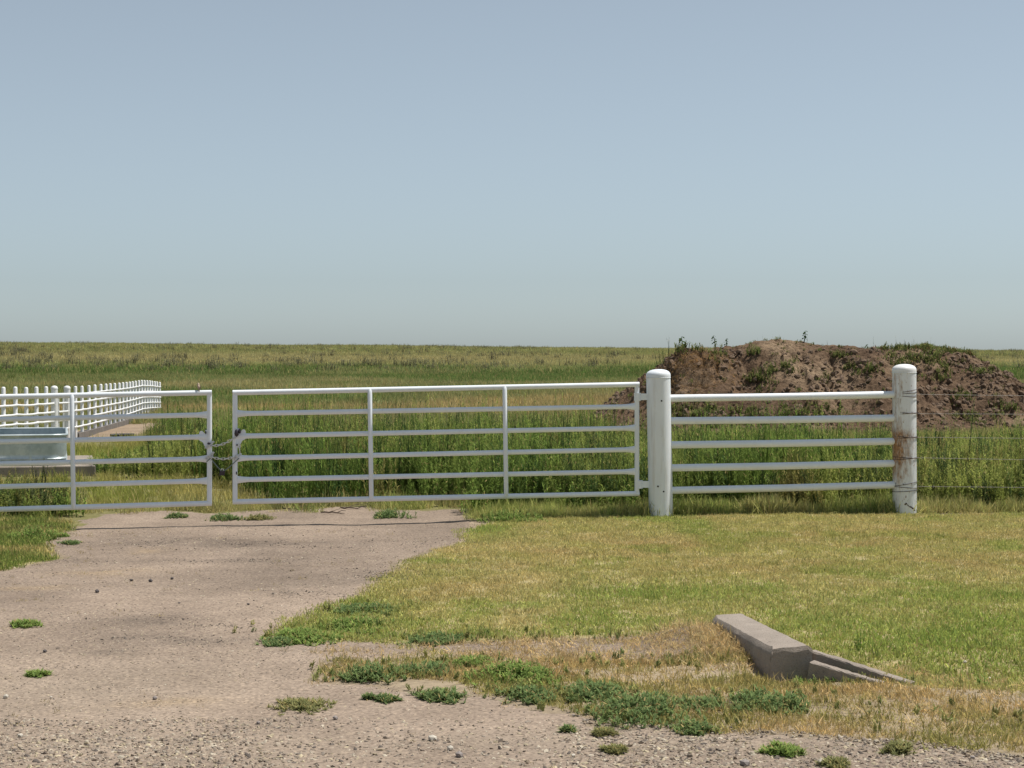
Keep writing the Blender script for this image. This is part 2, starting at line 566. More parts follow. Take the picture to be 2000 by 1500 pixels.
TAN, ORANGE, GREEN, OLIVE = (np.array(c) for c in ((.50, .45, .24), (.50, .39, .20), (.19, .265, .085), (.33, .34, .15)))
def prairie_col(x, y):
    """colour of the open grassland, banded by what grows there"""
    xw = x / np.maximum(y, 1)
    w = np.log(np.maximum(y, 1)) + (fbm(xw * 9, np.log(np.maximum(y, 1)) * 5, 77, 3) - .5) * .42
    ys = np.log(np.array([36, 50, 58, 64, 78, 90, 98, 150, 172, 215, 300, 420, 3000]))
    cs = np.array([OLIVE * .8, OLIVE, ORANGE, OLIVE * .9, GREEN, OLIVE, GREEN * .95, GREEN * .9, OLIVE * 1.1, TAN * .92, OLIVE * 1.0, OLIVE * 1.0, OLIVE])
    cs = np.where(np.arange(len(ys))[:, None] == 5, TAN * .8, cs)
    c = np.stack([np.interp(w, ys, cs[:, k]) for k in range(3)], -1)
    n = fbm(x * .25, y * .08, 91, 4)[..., None]
    c = c * (.8 + .4 * n)
    t = smooth(.52, .7, fbm(x * .09 + 4, y * .045, 95, 3))[..., None]
    return c * (1 - .32 * t) + TAN * .32 * t

def build_ground():
    def axis(lo, hi, step, far, grow):
        a = list(np.arange(lo, hi + 1e-6, step))
        s = step
        while a[-1] < far:
            s *= grow; a.append(a[-1] + s)
        return a
    xr = axis(0, 7.5, .065, 2600, 1.075)
    xs = np.array([-q for q in xr[:0:-1]] + xr)
    yf = axis(7.0, 23, .07, 3600, 1.032)
    yb = [7.0 - .5 * 1.5 ** k * 1.0 for k in range(1, 10)][::-1]
    ys = np.array([-60.0] + yb + yf)
    X, Y = np.meshgrid(xs, ys)
    Z = height(X, Y)
    nx, ny = len(xs), len(ys)
    # zone colours
    C = prairie_col(X, Y) * .6
    near = Y < 47
    soil = np.array([.26, .205, .145])
    C = np.where((Y < 36)[..., None], soil * (.7 + .5 * fbm(X, Y, 60, 3)[..., None]), C)
    t = smooth(30, 40, Y)[..., None]
    C = np.where(near[..., None], C * (1 - 0) * 1.0, C)
    jx, jy = jitter(X, Y)
    lawn = inside(LAWN, jx, jy) | inside(BAND, jx, jy) | inside(LEFTGRASS, jx, jy)
    C = np.where(lawn[..., None], np.array([.34, .285, .15]), C)
    C = np.where(inside(BAND, jx, jy)[..., None], np.array([.30, .24, .165]) * (.75 + .5 * fbm(X * 3, Y * 3, 63, 3)[..., None]), C)
    beyond = (Y > fence_y(X) + .3) & (Y < 36)
    C = np.where(beyond[..., None], np.array([.18, .165, .07]) * (.8 + .4 * fbm(X * 2, Y * 2, 61, 3)[..., None]), C)
    pen = inside(poly_px([(110, 875), (120, 852), (150, 846), (320, 808), (335, 815), (310, 842), (270, 864), (150, 874)], -.1), jx, jy)
    C = np.where(pen[..., None], np.array([.27, .205, .145]) * (.75 + .5 * fbm(X * 1.5, Y * 1.5, 65, 3)[..., None]), C)
    me = bpy.data.meshes.new('ground')
    me.vertices.add(nx * ny)
    me.vertices.foreach_set('co', np.stack([X, Y, Z], -1).astype(np.float32).ravel())
    idx = np.arange(nx * ny).reshape(ny, nx)
    Q = np.stack([idx[:-1, :-1], idx[:-1, 1:], idx[1:, 1:], idx[1:, :-1]], -1).reshape(-1, 4)
    def fill(me, Q, C):
        me.loops.add(Q.size); me.polygons.add(len(Q))
        me.loops.foreach_set('vertex_index', Q.astype(np.int32).ravel())
        me.polygons.foreach_set('loop_start', np.arange(0, Q.size, 4, dtype=np.int32))
        me.polygons.foreach_set('use_smooth', np.ones(len(Q), bool))
        me.update(calc_edges=True)
        at = me.color_attributes.new('zone', 'FLOAT_COLOR', 'POINT')
        at.data.foreach_set('color', np.concatenate([C, np.ones(C.shape[:-1] + (1,))], -1).astype(np.float32).ravel())
    fill(me, Q, C)
    o = bpy.data.objects.new('ground', me)
    scene.collection.objects.link(o)
    me.materials.append(M['soil'])
    tag(o, 'flat prairie ground reaching the horizon', kind='structure')
    # gravel driveway: a sheet just above the ground
    dm = inside(DRIVE_BACK, jx, jy) & ~(inside(LAWN, jx, jy) | inside(LEFTGRASS, jx, jy)) & (Y < 24)
    bandin = inside(BAND, jx, jy)
    dm &= ~bandin
    fm = dm[:-1, :-1] & dm[:-1, 1:] & dm[1:, 1:] & dm[1:, :-1]
    Qd = Q[fm.ravel()]
    used, inv = np.unique(Qd, return_inverse=True)
    core = np.zeros(dm.shape, bool)                          # the sheet's rim dips into the soil
    core[1:-1, 1:-1] = fm[:-1, :-1] & fm[:-1, 1:] & fm[1:, :-1] & fm[1:, 1:]
    P = np.stack([X, Y, Z + np.where(core, .004, -.012)], -1).reshape(-1, 3)[used]
    x, y = P[:, 0], P[:, 1]
    g = np.array([.258, .205, .162])[None] * (.72 + .56 * fbm(x * 1.1, y * .7, 33, 5))[:, None]
    dk = smooth(.5, .72, fbm(x * .45 + 3, y * 1.1, 36, 4))[:, None]
    dk = np.maximum(dk * .35, spots(x, y, [(290, 1215, 120, 14), (330, 1252, 170, 14), (480, 1050, 330, 12), (760, 1120, 140, 22), (180, 1275, 120, 8), (420, 1085, 260, 6)])[:, None]
                    * (.45 + .75 * smooth(.35, .65, fbm(x * 5, y * 5, 51, 3)))[:, None])
    dk = dk * .5
    g = g * (1 - dk) + np.array([.105, .085, .07]) * dk
    lt = spots(x, y, [(100, 1350, 400, 60), (300, 1460, 600, 30), (1200, 1450, 600, 25)])[:, None]
    g = g * (1 - .5 * lt) + np.array([.305, .25, .195]) * .5 * lt
    st = spots(x, y, [(200, 1110, 90, 10), (290, 1065, 40, 6), (60, 1145, 70, 6), (330, 1375, 100, 10)])[:, None]
    st = st * (.25 + .75 * smooth(.4, .6, fbm(x * 4, y * 4, 53, 3)))[:, None]
    g = g * (1 - .4 * st) + np.array([.33, .24, .135]) * .4 * st
    md = bpy.data.meshes.new('driveway')
    md.vertices.add(len(P)); md.vertices.foreach_set('co', P.astype(np.float32).ravel())
    fill(md, inv.reshape(-1, 4), g)
    d = bpy.data.objects.new('driveway', md)
    scene.collection.objects.link(d)
    md.materials.append(M['gravel'])
    tag(d, 'pinkish gravel driveway leading up to the white gates', kind='structure')
    return xs, ys
build_ground()

def H(x, y):
    return float(height(np.array([x]), np.array([y]))[0])

# ------------------------------------------------------------------ scatter (ground cover nobody could count)
def set_tone(me, tones):
    a = me.attributes.new('tone', 'FLOAT', 'POINT')
    a.data.foreach_set('value', np.asarray(tones, np.float32))

def proto(name, V, F, T, mat):
    o = mesh_obj(name, V, F, mat, col=False)
    if T is not None:
        set_tone(o.data, T)
    return o

def blade(V, F, T, base, direction, length, width, droop, tone, side=None):
    """one grass blade or narrow leaf: quad + tip"""
    d = np.asarray(direction, float); d = d / np.linalg.norm(d)
    if side is None:
        side = np.cross(d, [0, 0, 1.0])
        if np.linalg.norm(side) < .05:
            side = np.array([math.cos(tone * 40), math.sin(tone * 40), 0])
    side = side / np.linalg.norm(side)
    b = np.asarray(base, float)
    n = len(V)
    mid = b + d * length * .55 + np.array([0, 0, -droop * length * .12])
    tip = b + d * length + np.array([0, 0, -droop * length * .5])
    V += [b - side * width * .5, b + side * width * .5, mid + side * width * .42, mid - side * width * .42, tip]
    F += [[n, n + 1, n + 2, n + 3], [n + 3, n + 2, n + 4]]
    T += [tone] * 5

def tuft_proto(name, n, rad, hmin, hmax, width, lean, mat='leaf', droop=.5):
    V, F, T = [], [], []
    for i in range(n):
        a = random.uniform(0, 2 * math.pi); q = rad * math.sqrt(random.random())
        b = np.array([q * math.cos(a), q * math.sin(a), -.004])
        l = random.uniform(hmin, hmax)
        t = random.gauss(0, lean); w = random.uniform(0, 2 * math.pi)
        d = np.array([math.sin(t) * math.cos(w), math.sin(t) * math.sin(w), math.cos(t)])
        ang = random.uniform(0, math.pi)
        blade(V, F, T, b, d, l, width * random.uniform(.7, 1.3), random.uniform(0, droop), random.random(), np.array([math.cos(ang), math.sin(ang), 0]))
    return proto(name, V, F, T, mat)

def weed_proto(name, h, nst, nleaf, leaf_l, leaf_w, spread, mat='leaf'):
    """upright bushy weed: several stems set with many narrow rising leaves"""
    V, F, T = [], [], []
    for s in range(nst):
        a = random.uniform(0, 2 * math.pi)
        hs = h * random.uniform(.6, 1.0)
        base = np.array([random.gauss(0, spread * .35), random.gauss(0, spread * .35), 0])
        lean = np.array([math.cos(a), math.sin(a), 0]) * random.uniform(.02, .22)
        tone_s = random.random() * .8
        # stem
        blade(V, F, T, base, lean + np.array([0, 0, 1]), hs, .012, 0, random.random() * .4, np.array([1, 0, 0]))
        for k in range(nleaf):
            f = .12 + .9 * (k + random.random()) / nleaf
            if f > 1: f = 1
            p = base + (lean + np.array([0, 0, 1])) * hs * f
            w = random.uniform(0, 2 * math.pi)
            el = random.uniform(.35, 1.25)
            d = np.array([math.cos(w) * math.cos(el), math.sin(w) * math.cos(el), math.sin(el)])
            sc = (1.15 - .55 * f) * random.uniform(.7, 1.25)
            t = min(.85, max(0, tone_s * .5 + random.random() * .5 + (f - .5) * .15))
            if random.random() < .04: t = .97
            blade(V, F, T, p, d, leaf_l * sc, leaf_w * sc, random.uniform(0, .6), t)
    return proto(name, V, F, T, mat)

def stone_proto(name, mat='stone', lump=.35, flat=.65):
    import bmesh
    bm = bmesh.new()
    bmesh.ops.create_icosphere(bm, subdivisions=1, radius=.5)
    V = [np.array(v.co) for v in bm.verts]; F = [[v.index for v in f.verts] for f in bm.faces]
    bm.free()
    sc = np.array([random.uniform(.8, 1.25), random.uniform(.65, 1), random.uniform(.4, .8) * flat / .65])
    V = [p * sc * (1 + random.uniform(-lump, lump) * .6) for p in V]
    return proto(name, V, F, None, mat)

def scatter(name, protos, P, scale, col, label, rot=None, pick=None, tilt=.12, extra_scale=None, parent=None):
    N = len(P)
    me = bpy.data.meshes.new(name)
    me.vertices.add(N)
    me.vertices.foreach_set('co', np.asarray(P, np.float32).ravel())
    if rot is None:
        rot = np.stack([RNG.normal(0, tilt, N), RNG.normal(0, tilt, N), RNG.uniform(0, 2 * math.pi, N)], -1)
    if pick is None:
        pick = RNG.integers(0, len(protos), N)
    sc = np.asarray(scale, float)
    if sc.ndim == 1:
        sc = np.stack([sc, sc, sc], -1)
    for nm, dt, key, val in (('rot', 'FLOAT_VECTOR', 'vector', rot), ('sca', 'FLOAT_VECTOR', 'vector', sc), ('col', 'FLOAT_VECTOR', 'vector', col)):
        a = me.attributes.new(nm, dt, 'POINT'); a.data.foreach_set(key, np.asarray(val, np.float32).ravel())
    a = me.attributes.new('pck', 'INT', 'POINT'); a.data.foreach_set('value', np.asarray(pick, np.int32))
    o = bpy.data.objects.new(name, me)
    scene.collection.objects.link(o)
    for p in protos:
        for mt in p.data.materials:
            if mt.name not in [q.name for q in me.materials]:
                me.materials.append(mt)
    ng = bpy.data.node_groups.new(name + '_nodes', 'GeometryNodeTree')
    ng.interface.new_socket('Geometry', in_out='INPUT', socket_type='NodeSocketGeometry')
    ng.interface.new_socket('Geometry', in_out='OUTPUT', socket_type='NodeSocketGeometry')
    gi = ng.nodes.new('NodeGroupInput'); go = ng.nodes.new('NodeGroupOutput')
    jn = ng.nodes.new('GeometryNodeJoinGeometry')
    for p in protos:
        oi = ng.nodes.new('GeometryNodeObjectInfo'); oi.inputs['Object'].default_value = p
        gt = ng.nodes.new('GeometryNodeGeometryToInstance')
        ng.links.new(oi.outputs['Geometry'], gt.inputs[0])
        ng.links.new(gt.outputs[0], jn.inputs[0])
    ip = ng.nodes.new('GeometryNodeInstanceOnPoints')
    ng.links.new(gi.outputs[0], ip.inputs['Points'])
    ng.links.new(jn.outputs[0], ip.inputs['Instance'])
    ip.inputs['Pick Instance'].default_value = True
    def na(nm, dt):
        q = ng.nodes.new('GeometryNodeInputNamedAttribute'); q.data_type = dt; q.inputs['Name'].default_value = nm
        return q.outputs['Attribute']
    ng.links.new(na('pck', 'INT'), ip.inputs['Instance Index'])
    ng.links.new(na('rot', 'FLOAT_VECTOR'), ip.inputs['Rotation'])
    ng.links.new(na('sca', 'FLOAT_VECTOR'), ip.inputs['Scale'])
    ng.links.new(ip.outputs[0], go.inputs[0])
    md = o.modifiers.new('scatter', 'NODES'); md.node_group = ng
    tag(o, label, kind='stuff')
    return o

def points_in(x0, x1, y0, y1, n):
    return RNG.uniform(x0, x1, n), RNG.uniform(y0, y1, n)

def stack(x, y, dz=0.0):
    return np.stack([x, y, height(x, y) + dz], -1)

# --- mown lawn and the grass bands on the verge
LAWNT = [tuft_proto('lawn_tuft', 30, .075, .016, .045, .0056, 1.0, droop=1.2) for _ in range(6)]
FLAT_DRY = np.array([.62, .52, .27]); FLAT_OLV = np.array([.49, .475, .19]); FLAT_GRN = np.array([.35, .43, .12])
def lawn_col(x, y):
    n = fbm(x * .9, y * .55, 101, 4); n2 = fbm(x * 4, y * 3, 105, 3)
    t = smooth(.38, .78, n * .5 + n2 * .5)[:, None]
    c = FLAT_OLV * (1 - t) + FLAT_DRY * t
    g = np.clip(spots(x, y, GREENS) * (.5 + .9 * n2), 0, 1)[:, None]
    g = np.maximum(g, .75 * smooth(.56, .72, fbm(x * 1.6 + 9, y * 1.1, 111, 4))[:, None])
    c = c * (1 - g) + FLAT_GRN * g
    b = np.clip(spots(x, y, BROWNS) * (.3 + .8 * n2), 0, 1)[:, None] * .4
    c = c * (1 - b) + np.array([.54, .37, .19]) * b
    return c * RNG.uniform(.8, 1.2, (len(x), 1))

x, y = points_in(-3.2, 9.5, 9.0, 21.2, 70000)
jx, jy = jitter(x, y, .1, 2.6)
inl = inside(LAWN, jx, jy)
k = inl & (y < fence_y(x) + .25)
x, y = x[k], y[k]
xr_, yr_ = points_in(-3.4, 3.0, 9.6, 20.0, 16000)
jx, jy = jitter(xr_, yr_, .34, 1.7, 45)
kr = inside(LAWN, jx, jy) & ~inside(LAWN, *jitter(xr_, yr_, .1, 2.6)) & (RNG.random(len(xr_)) < .55)
kr &= yr_ < fence_y(xr_) - .2
x = np.concatenate([x, xr_[kr]]); y = np.concatenate([y, yr_[kr]])
edge_n = fbm(x * 3, y * 3, 120, 3)
g = np.clip(spots(x, y, GREENS), 0, 1)
scatter('lawn_grass', LAWNT, stack(x, y), RNG.uniform(.75, 1.25, len(x)) * (1 + .5 * g * edge_n), lawn_col(x, y), 'short mown grass, olive and straw coloured, in front of the fence')

BANDT = [tuft_proto('verge_tuft', 26, .075, .015, .06, .005, 1.1, droop=1.2) for _ in range(6)]
x, y = points_in(-1.6, 6.5, 7.6, 11.0, 26000)
jx, jy = jitter(x, y, .1, 2.6)
k = inside(BAND, jx, jy) & (RNG.random(len(x)) < .22 + .78 * smooth(.33, .5, fbm(x * 1.6, y * 2.2, 130, 4)))
k &= ~((np.abs(x - 1.58) < .24) & (y > 9.6) & (y < 10.3) & (RNG.random(len(x)) < .9))
x, y = x[k], y[k]
n = fbm(x * 1.5, y * 1.8, 131, 4)
t = smooth(.4, .62, n)[:, None]
c = np.array([.60, .45, .23]) * t + np.array([.40, .37, .14]) * (1 - t)
scatter('verge_grass', BANDT, stack(x, y), RNG.uniform(.45, 1.0, len(x)) + .5 * (RNG.random(len(x)) < .06), c * RNG.uniform(.7, 1.3, (len(x), 1)), 'dry rough grass along the gravel edge')

x, y = points_in(-6.5, -3.8, 14.0, 20.5, 9000)
jx, jy = jitter(x, y, .12, 2.0)
k = inside(LEFTGRASS, jx, jy)
x, y = x[k], y[k]
t = smooth(.4, .65, fbm(x * 2, y * 2, 141, 3))[:, None]
scatter('drive_side_grass', BANDT, stack(x, y), RNG.uniform(.9, 1.8, len(x)), (np.array([.24, .30, .085]) * (1 - t) + np.array([.50, .43, .19]) * t) * RNG.uniform(.8, 1.2, (len(x), 1)), 'green grass growing into the driveway by the left gate')

# --- dry straw on the gravel and around the headwall
STRAWT = [tuft_proto('straw_tuft', 20, .07, .02, .07, .004, 1.1, 'straw', 1.0) for _ in range(5)]
x, y = points_in(-1.8, 2.6, 9.4, 12.0, 9000)
jx, jy = jitter(x, y, .1, 2.4)
k = inside(STRAW, jx, jy) & (RNG.random(len(x)) < .16 + .6 * smooth(.45, .62, fbm(x * 2.0, y * 2.6, 151, 4)))
P1 = (x[k], y[k])
x, y = points_in(-2.0, 6.0, 7.6, 11.0, 14000)
jx, jy = jitter(x, y, .3, 1.8, 47)
k = inside(BAND, jx, jy) & (RNG.random(len(x)) < .02 + .28 * smooth(.5, .66, fbm(x * 1.7, y * 2.2, 155, 4)))
P4 = (x[k], y[k])
x, y = points_in(.85, 1.42, 10.0, 11.4, 1300)
k = RNG.random(len(x)) < gauss(x, y, 1.22, 10.6, .19, .42)
P2 = (x[k], y[k])
x, y = points_in(1.9, 3.2, 9.7, 10.6, 900)
k = RNG.random(len(x)) < gauss(x, y, 2.35, 10.1, .38, .16)
P3 = (x[k], y[k])
x = np.concatenate([P1[0], P2[0], P3[0], P4[0]]); y = np.concatenate([P1[1], P2[1], P3[1], P4[1]])
c = np.array([.62, .48, .265]) * RNG.uniform(.65, 1.2, (len(x), 1)) * np.array([1, 1, 1]) + RNG.uniform(-.03, .03, (len(x), 1)) * np.array([0, 1, .6])
scatter('dry_straw', STRAWT, stack(x, y), RNG.uniform(.6, 1.2, len(x)), c, 'orange dead straw around the concrete headwall and gravel edge', tilt=.3)

# --- sparse sprigs over the gravel
x, y = points_in(-5.5, 4.0, 7.4, 18.5, 1500)
jx, jy = jitter(x, y)
k = ~(inside(LAWN, jx, jy) | inside(BAND, jx, jy)) & (RNG.random(len(x)) < .9 * smooth(.5, .72, fbm(x * 1.1, y * 1.1, 161, 3)) + .03)
x, y = x[k], y[k]
scatter('gravel_sprigs', STRAWT, stack(x, y, .006), RNG.uniform(.3, .7, len(x)), np.array([.36, .29, .14]) * RNG.uniform(.6, 1.2, (len(x), 1)), 'sparse dry sprigs growing through the gravel', tilt=.3)

# --- loose stones of the gravel
STN = [stone_proto('gravel_piece') for _ in range(8)]
PAL = np.array([(.30, .245, .195), (.38, .315, .245), (.26, .21, .165), (.15, .125, .107), (.47, .41, .32), (.29, .23, .175), (.28, .235, .19), (.45, .38, .26)])
def gravel(n, x0, x1, y0, y1, smin, smax, pw=2.5):
    x, y = points_in(x0, x1, y0, y1, n)
    jx, jy = jitter(x, y)
    k = ~(inside(LAWN, jx, jy) | inside(BAND, jx, jy) | inside(LEFTGRASS, jx, jy)) & (y < fence_y(x) - .1) & ~(inside(STRAW, jx, jy) & (RNG.random(n) < .7))
    k &= RNG.random(n) < .3 + .7 * smooth(.3, .6, fbm(x * 1.4, y * 1.4, 171, 3))
    x, y = x[k], y[k]
    s = smin + (smax - smin) * RNG.random(len(x)) ** pw
    return x, y, s
g1 = gravel(60000, -3.4, 3.6, 7.0, 8.7, .005, .024, 3.0)
g1b = gravel(9000, -3.4, 3.6, 7.0, 8.3, .014, .036, 2.5)
g2 = gravel(34000, -4.0, 1.6, 8.7, 12.5, .005, .018, 4)
g3 = gravel(24000, -5.6, .8, 12.5, 19.6, .007, .022, 4.5)
DSP = [(290, 1213, 90, 7), (330, 1255, 140, 6), (460, 1222, 80, 5), (200, 1278, 110, 6), (480, 1052, 300, 7), (760, 1120, 120, 16), (420, 1086, 240, 4), (620, 1160, 120, 6)]
dx, dy = points_in(-5, .6, 10.3, 19, 90000)
dkp = spots(dx, dy, DSP) * smooth(.42, .62, fbm(dx * 3.2, dy * 3.2, 173, 4))
dk_k = RNG.random(len(dx)) < dkp * .7
dx, dy = dx[dk_k], dy[dk_k]
gd = (dx, dy, .008 + .018 * RNG.random(len(dx)) ** 3)
x, y, s = (np.concatenate([a[i] for a in (g1, g1b, g2, g3, gd)]) for i in range(3))
scol = PAL[RNG.integers(0, len(PAL), len(x))] * RNG.uniform(.8, 1.15, (len(x), 1))
scol[-len(dx):] = np.array([.13, .108, .09]) * RNG.uniform(.5, 1.5, (len(dx), 1))
scatter('gravel_stones', STN, stack(x, y, .003) + np.stack([0 * s, 0 * s, s * .04], -1), np.stack([s, s, s * .7], -1), scol, 'loose gravel stones lying on the driveway', tilt=.4)

# --- tall green weeds beyond the fence
WEED = [weed_proto('tall_weed', .62, 7, 34, .075, .011, .16) for _ in range(4)] + [weed_proto('tall_weed_wide', .50, 10, 26, .085, .013, .24) for _ in range(3)] \
     + [weed_proto('tall_weed_spiky', .80, 3, 60, .05, .010, .08) for _ in range(2)]
TALL = poly_px([(540, 996), (720, 996), (950, 1000), (1240, 1000), (2500, 998), (2500, 897), (1800, 897), (1300, 895), (1160, 885), (900, 880), (480, 880), (420, 874), (330, 874), (290, 882),
                (272, 905), (190, 926), (240, 940), (330, 934), (420, 944), (480, 962)])
SIDEW = poly_px([(20, 1008), (40, 985), (130, 985), (150, 1004), (90, 1012)])
x, y = points_in(-12, 13, 19.2, 40, 26000)
jx, jy = jitter(x, y, .25, 1.2)
side_w = inside(poly_px([(-300, 1000), (-300, 955), (60, 952), (135, 962), (150, 990), (140, 1002)]), jx, jy) & (RNG.random(len(x)) < .8)
k = (inside(TALL, jx, jy) | side_w) & (y > fence_y(x) + np.where(x > .4, .06, .22)) & ~inside(DRIVE_BACK, *jitter(x, y, .12, 1.5, 49))
dens = .25 + .65 * smooth(.38, .58, fbm(x * .8, y * .6, 181, 3))
dens = np.maximum(dens, (y < fence_y(x) + 1.6) * 1.0)
k &= RNG.random(len(x)) < dens
x, y = x[k], y[k]
n = fbm(x * .6, y * .35, 183, 3)
h = (.36 + .85 * n) * (1 + .2 * RNG.normal(size=len(x)))
front = 1 - smooth(.2, 1.2, y - fence_y(x))
h = h * (1 - .45 * front)
h = h * np.where(x > 1.6, 1.0 - .28 * smooth(22, 28, y), 1.0 - .12 * smooth(24, 31, y))
t = smooth(.42, .66, fbm(x * .8 + 7, y * .5, 186, 3))[:, None]
c = np.array([.205, .285, .072]) * (1 - t) + np.array([.335, .37, .11]) * t
br = (smooth(.62, .72, fbm(x * 1.3, y * .7 + 30, 188, 3)) * .7)[:, None]
c = c * (1 - br) + np.array([.30, .24, .10]) * br
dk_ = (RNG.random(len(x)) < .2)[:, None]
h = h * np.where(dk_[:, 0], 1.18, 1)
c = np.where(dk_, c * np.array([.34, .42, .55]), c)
c = c * RNG.uniform(.7, 1.3, (len(x), 1))
w = RNG.uniform(.8, 1.2, len(x))
h = h * np.where(x < -4.2, np.where(y < 23.5, .5, 1), 1)
h = np.where((x / y < -.194) & (y >= 23.5), np.minimum(h, np.clip((1.76 - .0505 * y) / .8, .2, 1) / 1.35 * RNG.uniform(.7, 1.15, len(x))), h)
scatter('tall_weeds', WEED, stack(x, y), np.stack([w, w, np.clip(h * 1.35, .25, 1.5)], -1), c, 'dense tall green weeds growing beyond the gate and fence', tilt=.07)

# --- low yellow-green grass beyond the gates, beside the weeds
LOWT = [tuft_proto('meadow_tuft', 40, .14, .07, .25, .0075, .62, droop=.9) for _ in range(5)]
x, y = points_in(-14, 13, 18.2, 52, 30000)
xe, ye = points_in(-3.4, 9, 18.5, 21.8, 6000)
ke = (ye > fence_y(xe)) & (ye < fence_y(xe) + .9)
x = np.concatenate([x, xe[ke]]); y = np.concatenate([y, ye[ke]])
jx, jy = jitter(x, y, .25, 1.2)
tall = inside(TALL, jx, jy)
pen = inside(poly_px([(100, 880), (115, 848), (150, 846), (320, 808), (335, 815), (310, 845), (270, 866), (200, 872), (150, 878)], -.1), jx, jy)
drive = inside(DRIVE_BACK, jx, jy)
bare = smooth(.35, .5, fbm(x * .9, y * .5, 191, 3))
k = (y > fence_y(x) - .02) & ~pen & ~drive & (RNG.random(len(x)) < np.where(tall, np.where(y < fence_y(x) + 1.0, 1.0, .25), .25 + .75 * bare))
# keep the tank and its pad clear
TC = np.array([-8.1, 26.1])
k &= ~((x < -5.75) & (y > 24.9 + (x + 6.2) * .24) & (y < 29.5))
x, y = x[k], y[k]
t = smooth(.4, .62, fbm(x * .6, y * .35, 193, 3))[:, None]
c = np.array([.34, .37, .10]) * (1 - t) + np.array([.47, .42, .16]) * t
far = smooth(33, 40, y)[:, None]
c = c * (1 - far) + prairie_col(x, y) * far
fl = ((x > -3.0) & (y < fence_y(x) + .9))[:, None]
mixf = .75 * fbm(x * 1.8, y * 1.5, 197, 2)[:, None]
c = np.where(fl, np.array([.66, .56, .28]) * mixf + np.array([.36, .45, .12]) * (1 - mixf), c) * RNG.uniform(.75, 1.25, (len(x), 1))
s = RNG.uniform(.5, 1.05, len(x))
s = s * np.where(y < fence_y(x) + .35, .75, 1)
scatter('meadow_grass', LOWT, stack(x, y), s, c, 'yellow green meadow grass beyond the gates')

# fence-foot grass under the fixed panel and around the posts
x = np.concatenate([RNG.uniform(.2, 7.5, 2600), RNG.uniform(-5.2, .3, 1300)]); y = fence_y(x) + np.abs(RNG.normal(.02, .28, 3900))
y[2600:] += RNG.uniform(1.2, 2.0, 1300)
k = (RNG.random(3900) < .85) & ~(inside(DRIVE_BACK, *jitter(x, y, .12, 1.5, 49)) & (RNG.random(3900) < .95)) & ((np.arange(3900) < 2600) | (fbm(x * 1.7, y * 0 + 3, 199, 3) > .42))
x, y = x[k], y[k]
t = RNG.random((len(x), 1)) * .5 + .3 * (fbm(x * 1.5, y, 195, 2) > .55)[:, None]
scatter('fence_foot_grass', LOWT, stack(x, y), RNG.uniform(.3, 1.0, len(x)) * (.5 + fbm(x * 2.5, y * 2, 196, 2)), (np.array([.34, .43, .12]) * (1 - t) + np.array([.66, .54, .29]) * t) * RNG.uniform(.6, 1.25, (len(x), 1)), 'uncut grass at the foot of the posts and rails')

# --- open prairie out to the crest
PRT = [tuft_proto('prairie_tuft', 34, .26, .12, .42, .022, .35) for _ in range(5)]
def fan(n, y0, y1, spread=.36):
    q = RNG.random(n)
    y = np.sqrt(y0 ** 2 + q * (y1 ** 2 - y0 ** 2))
    return RNG.uniform(-spread, spread, n) * y, y
xa, ya = fan(26000, 46, 130); xb, yb_ = fan(26000, 120, 300); xc, yc = fan(16000, 260, 560)
x = np.concatenate([xa, xb, xc]); y = np.concatenate([ya, yb_, yc])
s = np.concatenate([RNG.uniform(.6, 1.1, len(xa)), RNG.uniform(.9, 1.6, len(xb)), RNG.uniform(1.2, 2.4, len(xc))])
sw = s * np.concatenate([np.ones(len(xa)), np.full(len(xb), 1.4), np.full(len(xc), 1.5)])
c = prairie_col(x, y) * RNG.uniform(.78, 1.25, (len(x), 1))
mound_k = ~((x > .6) & (x < 14.2) & (y > 37) & (y < 48))
x, y, s, sw, c = x[mound_k], y[mound_k], s[mound_k], sw[mound_k], c[mound_k]
scatter('prairie_grass', PRT, stack(x, y), np.stack([sw, sw, s * .9], -1), c, 'banded tan and green prairie grass out to the horizon')

# dark sage shrubs near the crest
SAGE = [weed_proto('sage_shrub', .7, 14, 14, .14, .035, .6) for _ in range(4)]
x, y = fan(5200, 130, 560)
k = RNG.random(len(x)) < (.2 + .8 * smooth(.45, .62, fbm(x * .02, y * .02, 201, 3))) * np.where(x / y < .02, 1.0, .35)
x, y = x[k], y[k]
s = RNG.uniform(.5, 1.5, len(x))
scatter('sage_shrubs', SAGE, stack(x, y), np.stack([s * 1.3, s * 1.3, s], -1), np.array([.20, .195, .125]) * RNG.uniform(.6, 1.2, (len(x), 1)), 'small dark sage shrubs dotted over the far prairie')
x, y = fan(3000, 60, 190)
k = RNG.random(len(x)) < smooth(.5, .62, fbm(x * .06, y * .03, 203, 3))
x, y = x[k], y[k]
s = RNG.uniform(.4, .9, len(x))
mk = ~((x > .6) & (x < 14.2) & (y < 50))
x, y, s = x[mk], y[mk], s[mk]
scatter('prairie_weeds', WEED, stack(x, y), np.stack([s * 1.6, s * 1.6, s], -1), np.array([.17, .24, .065]) * RNG.uniform(.7, 1.2, (len(x), 1)), 'scattered green weeds in the middle distance')

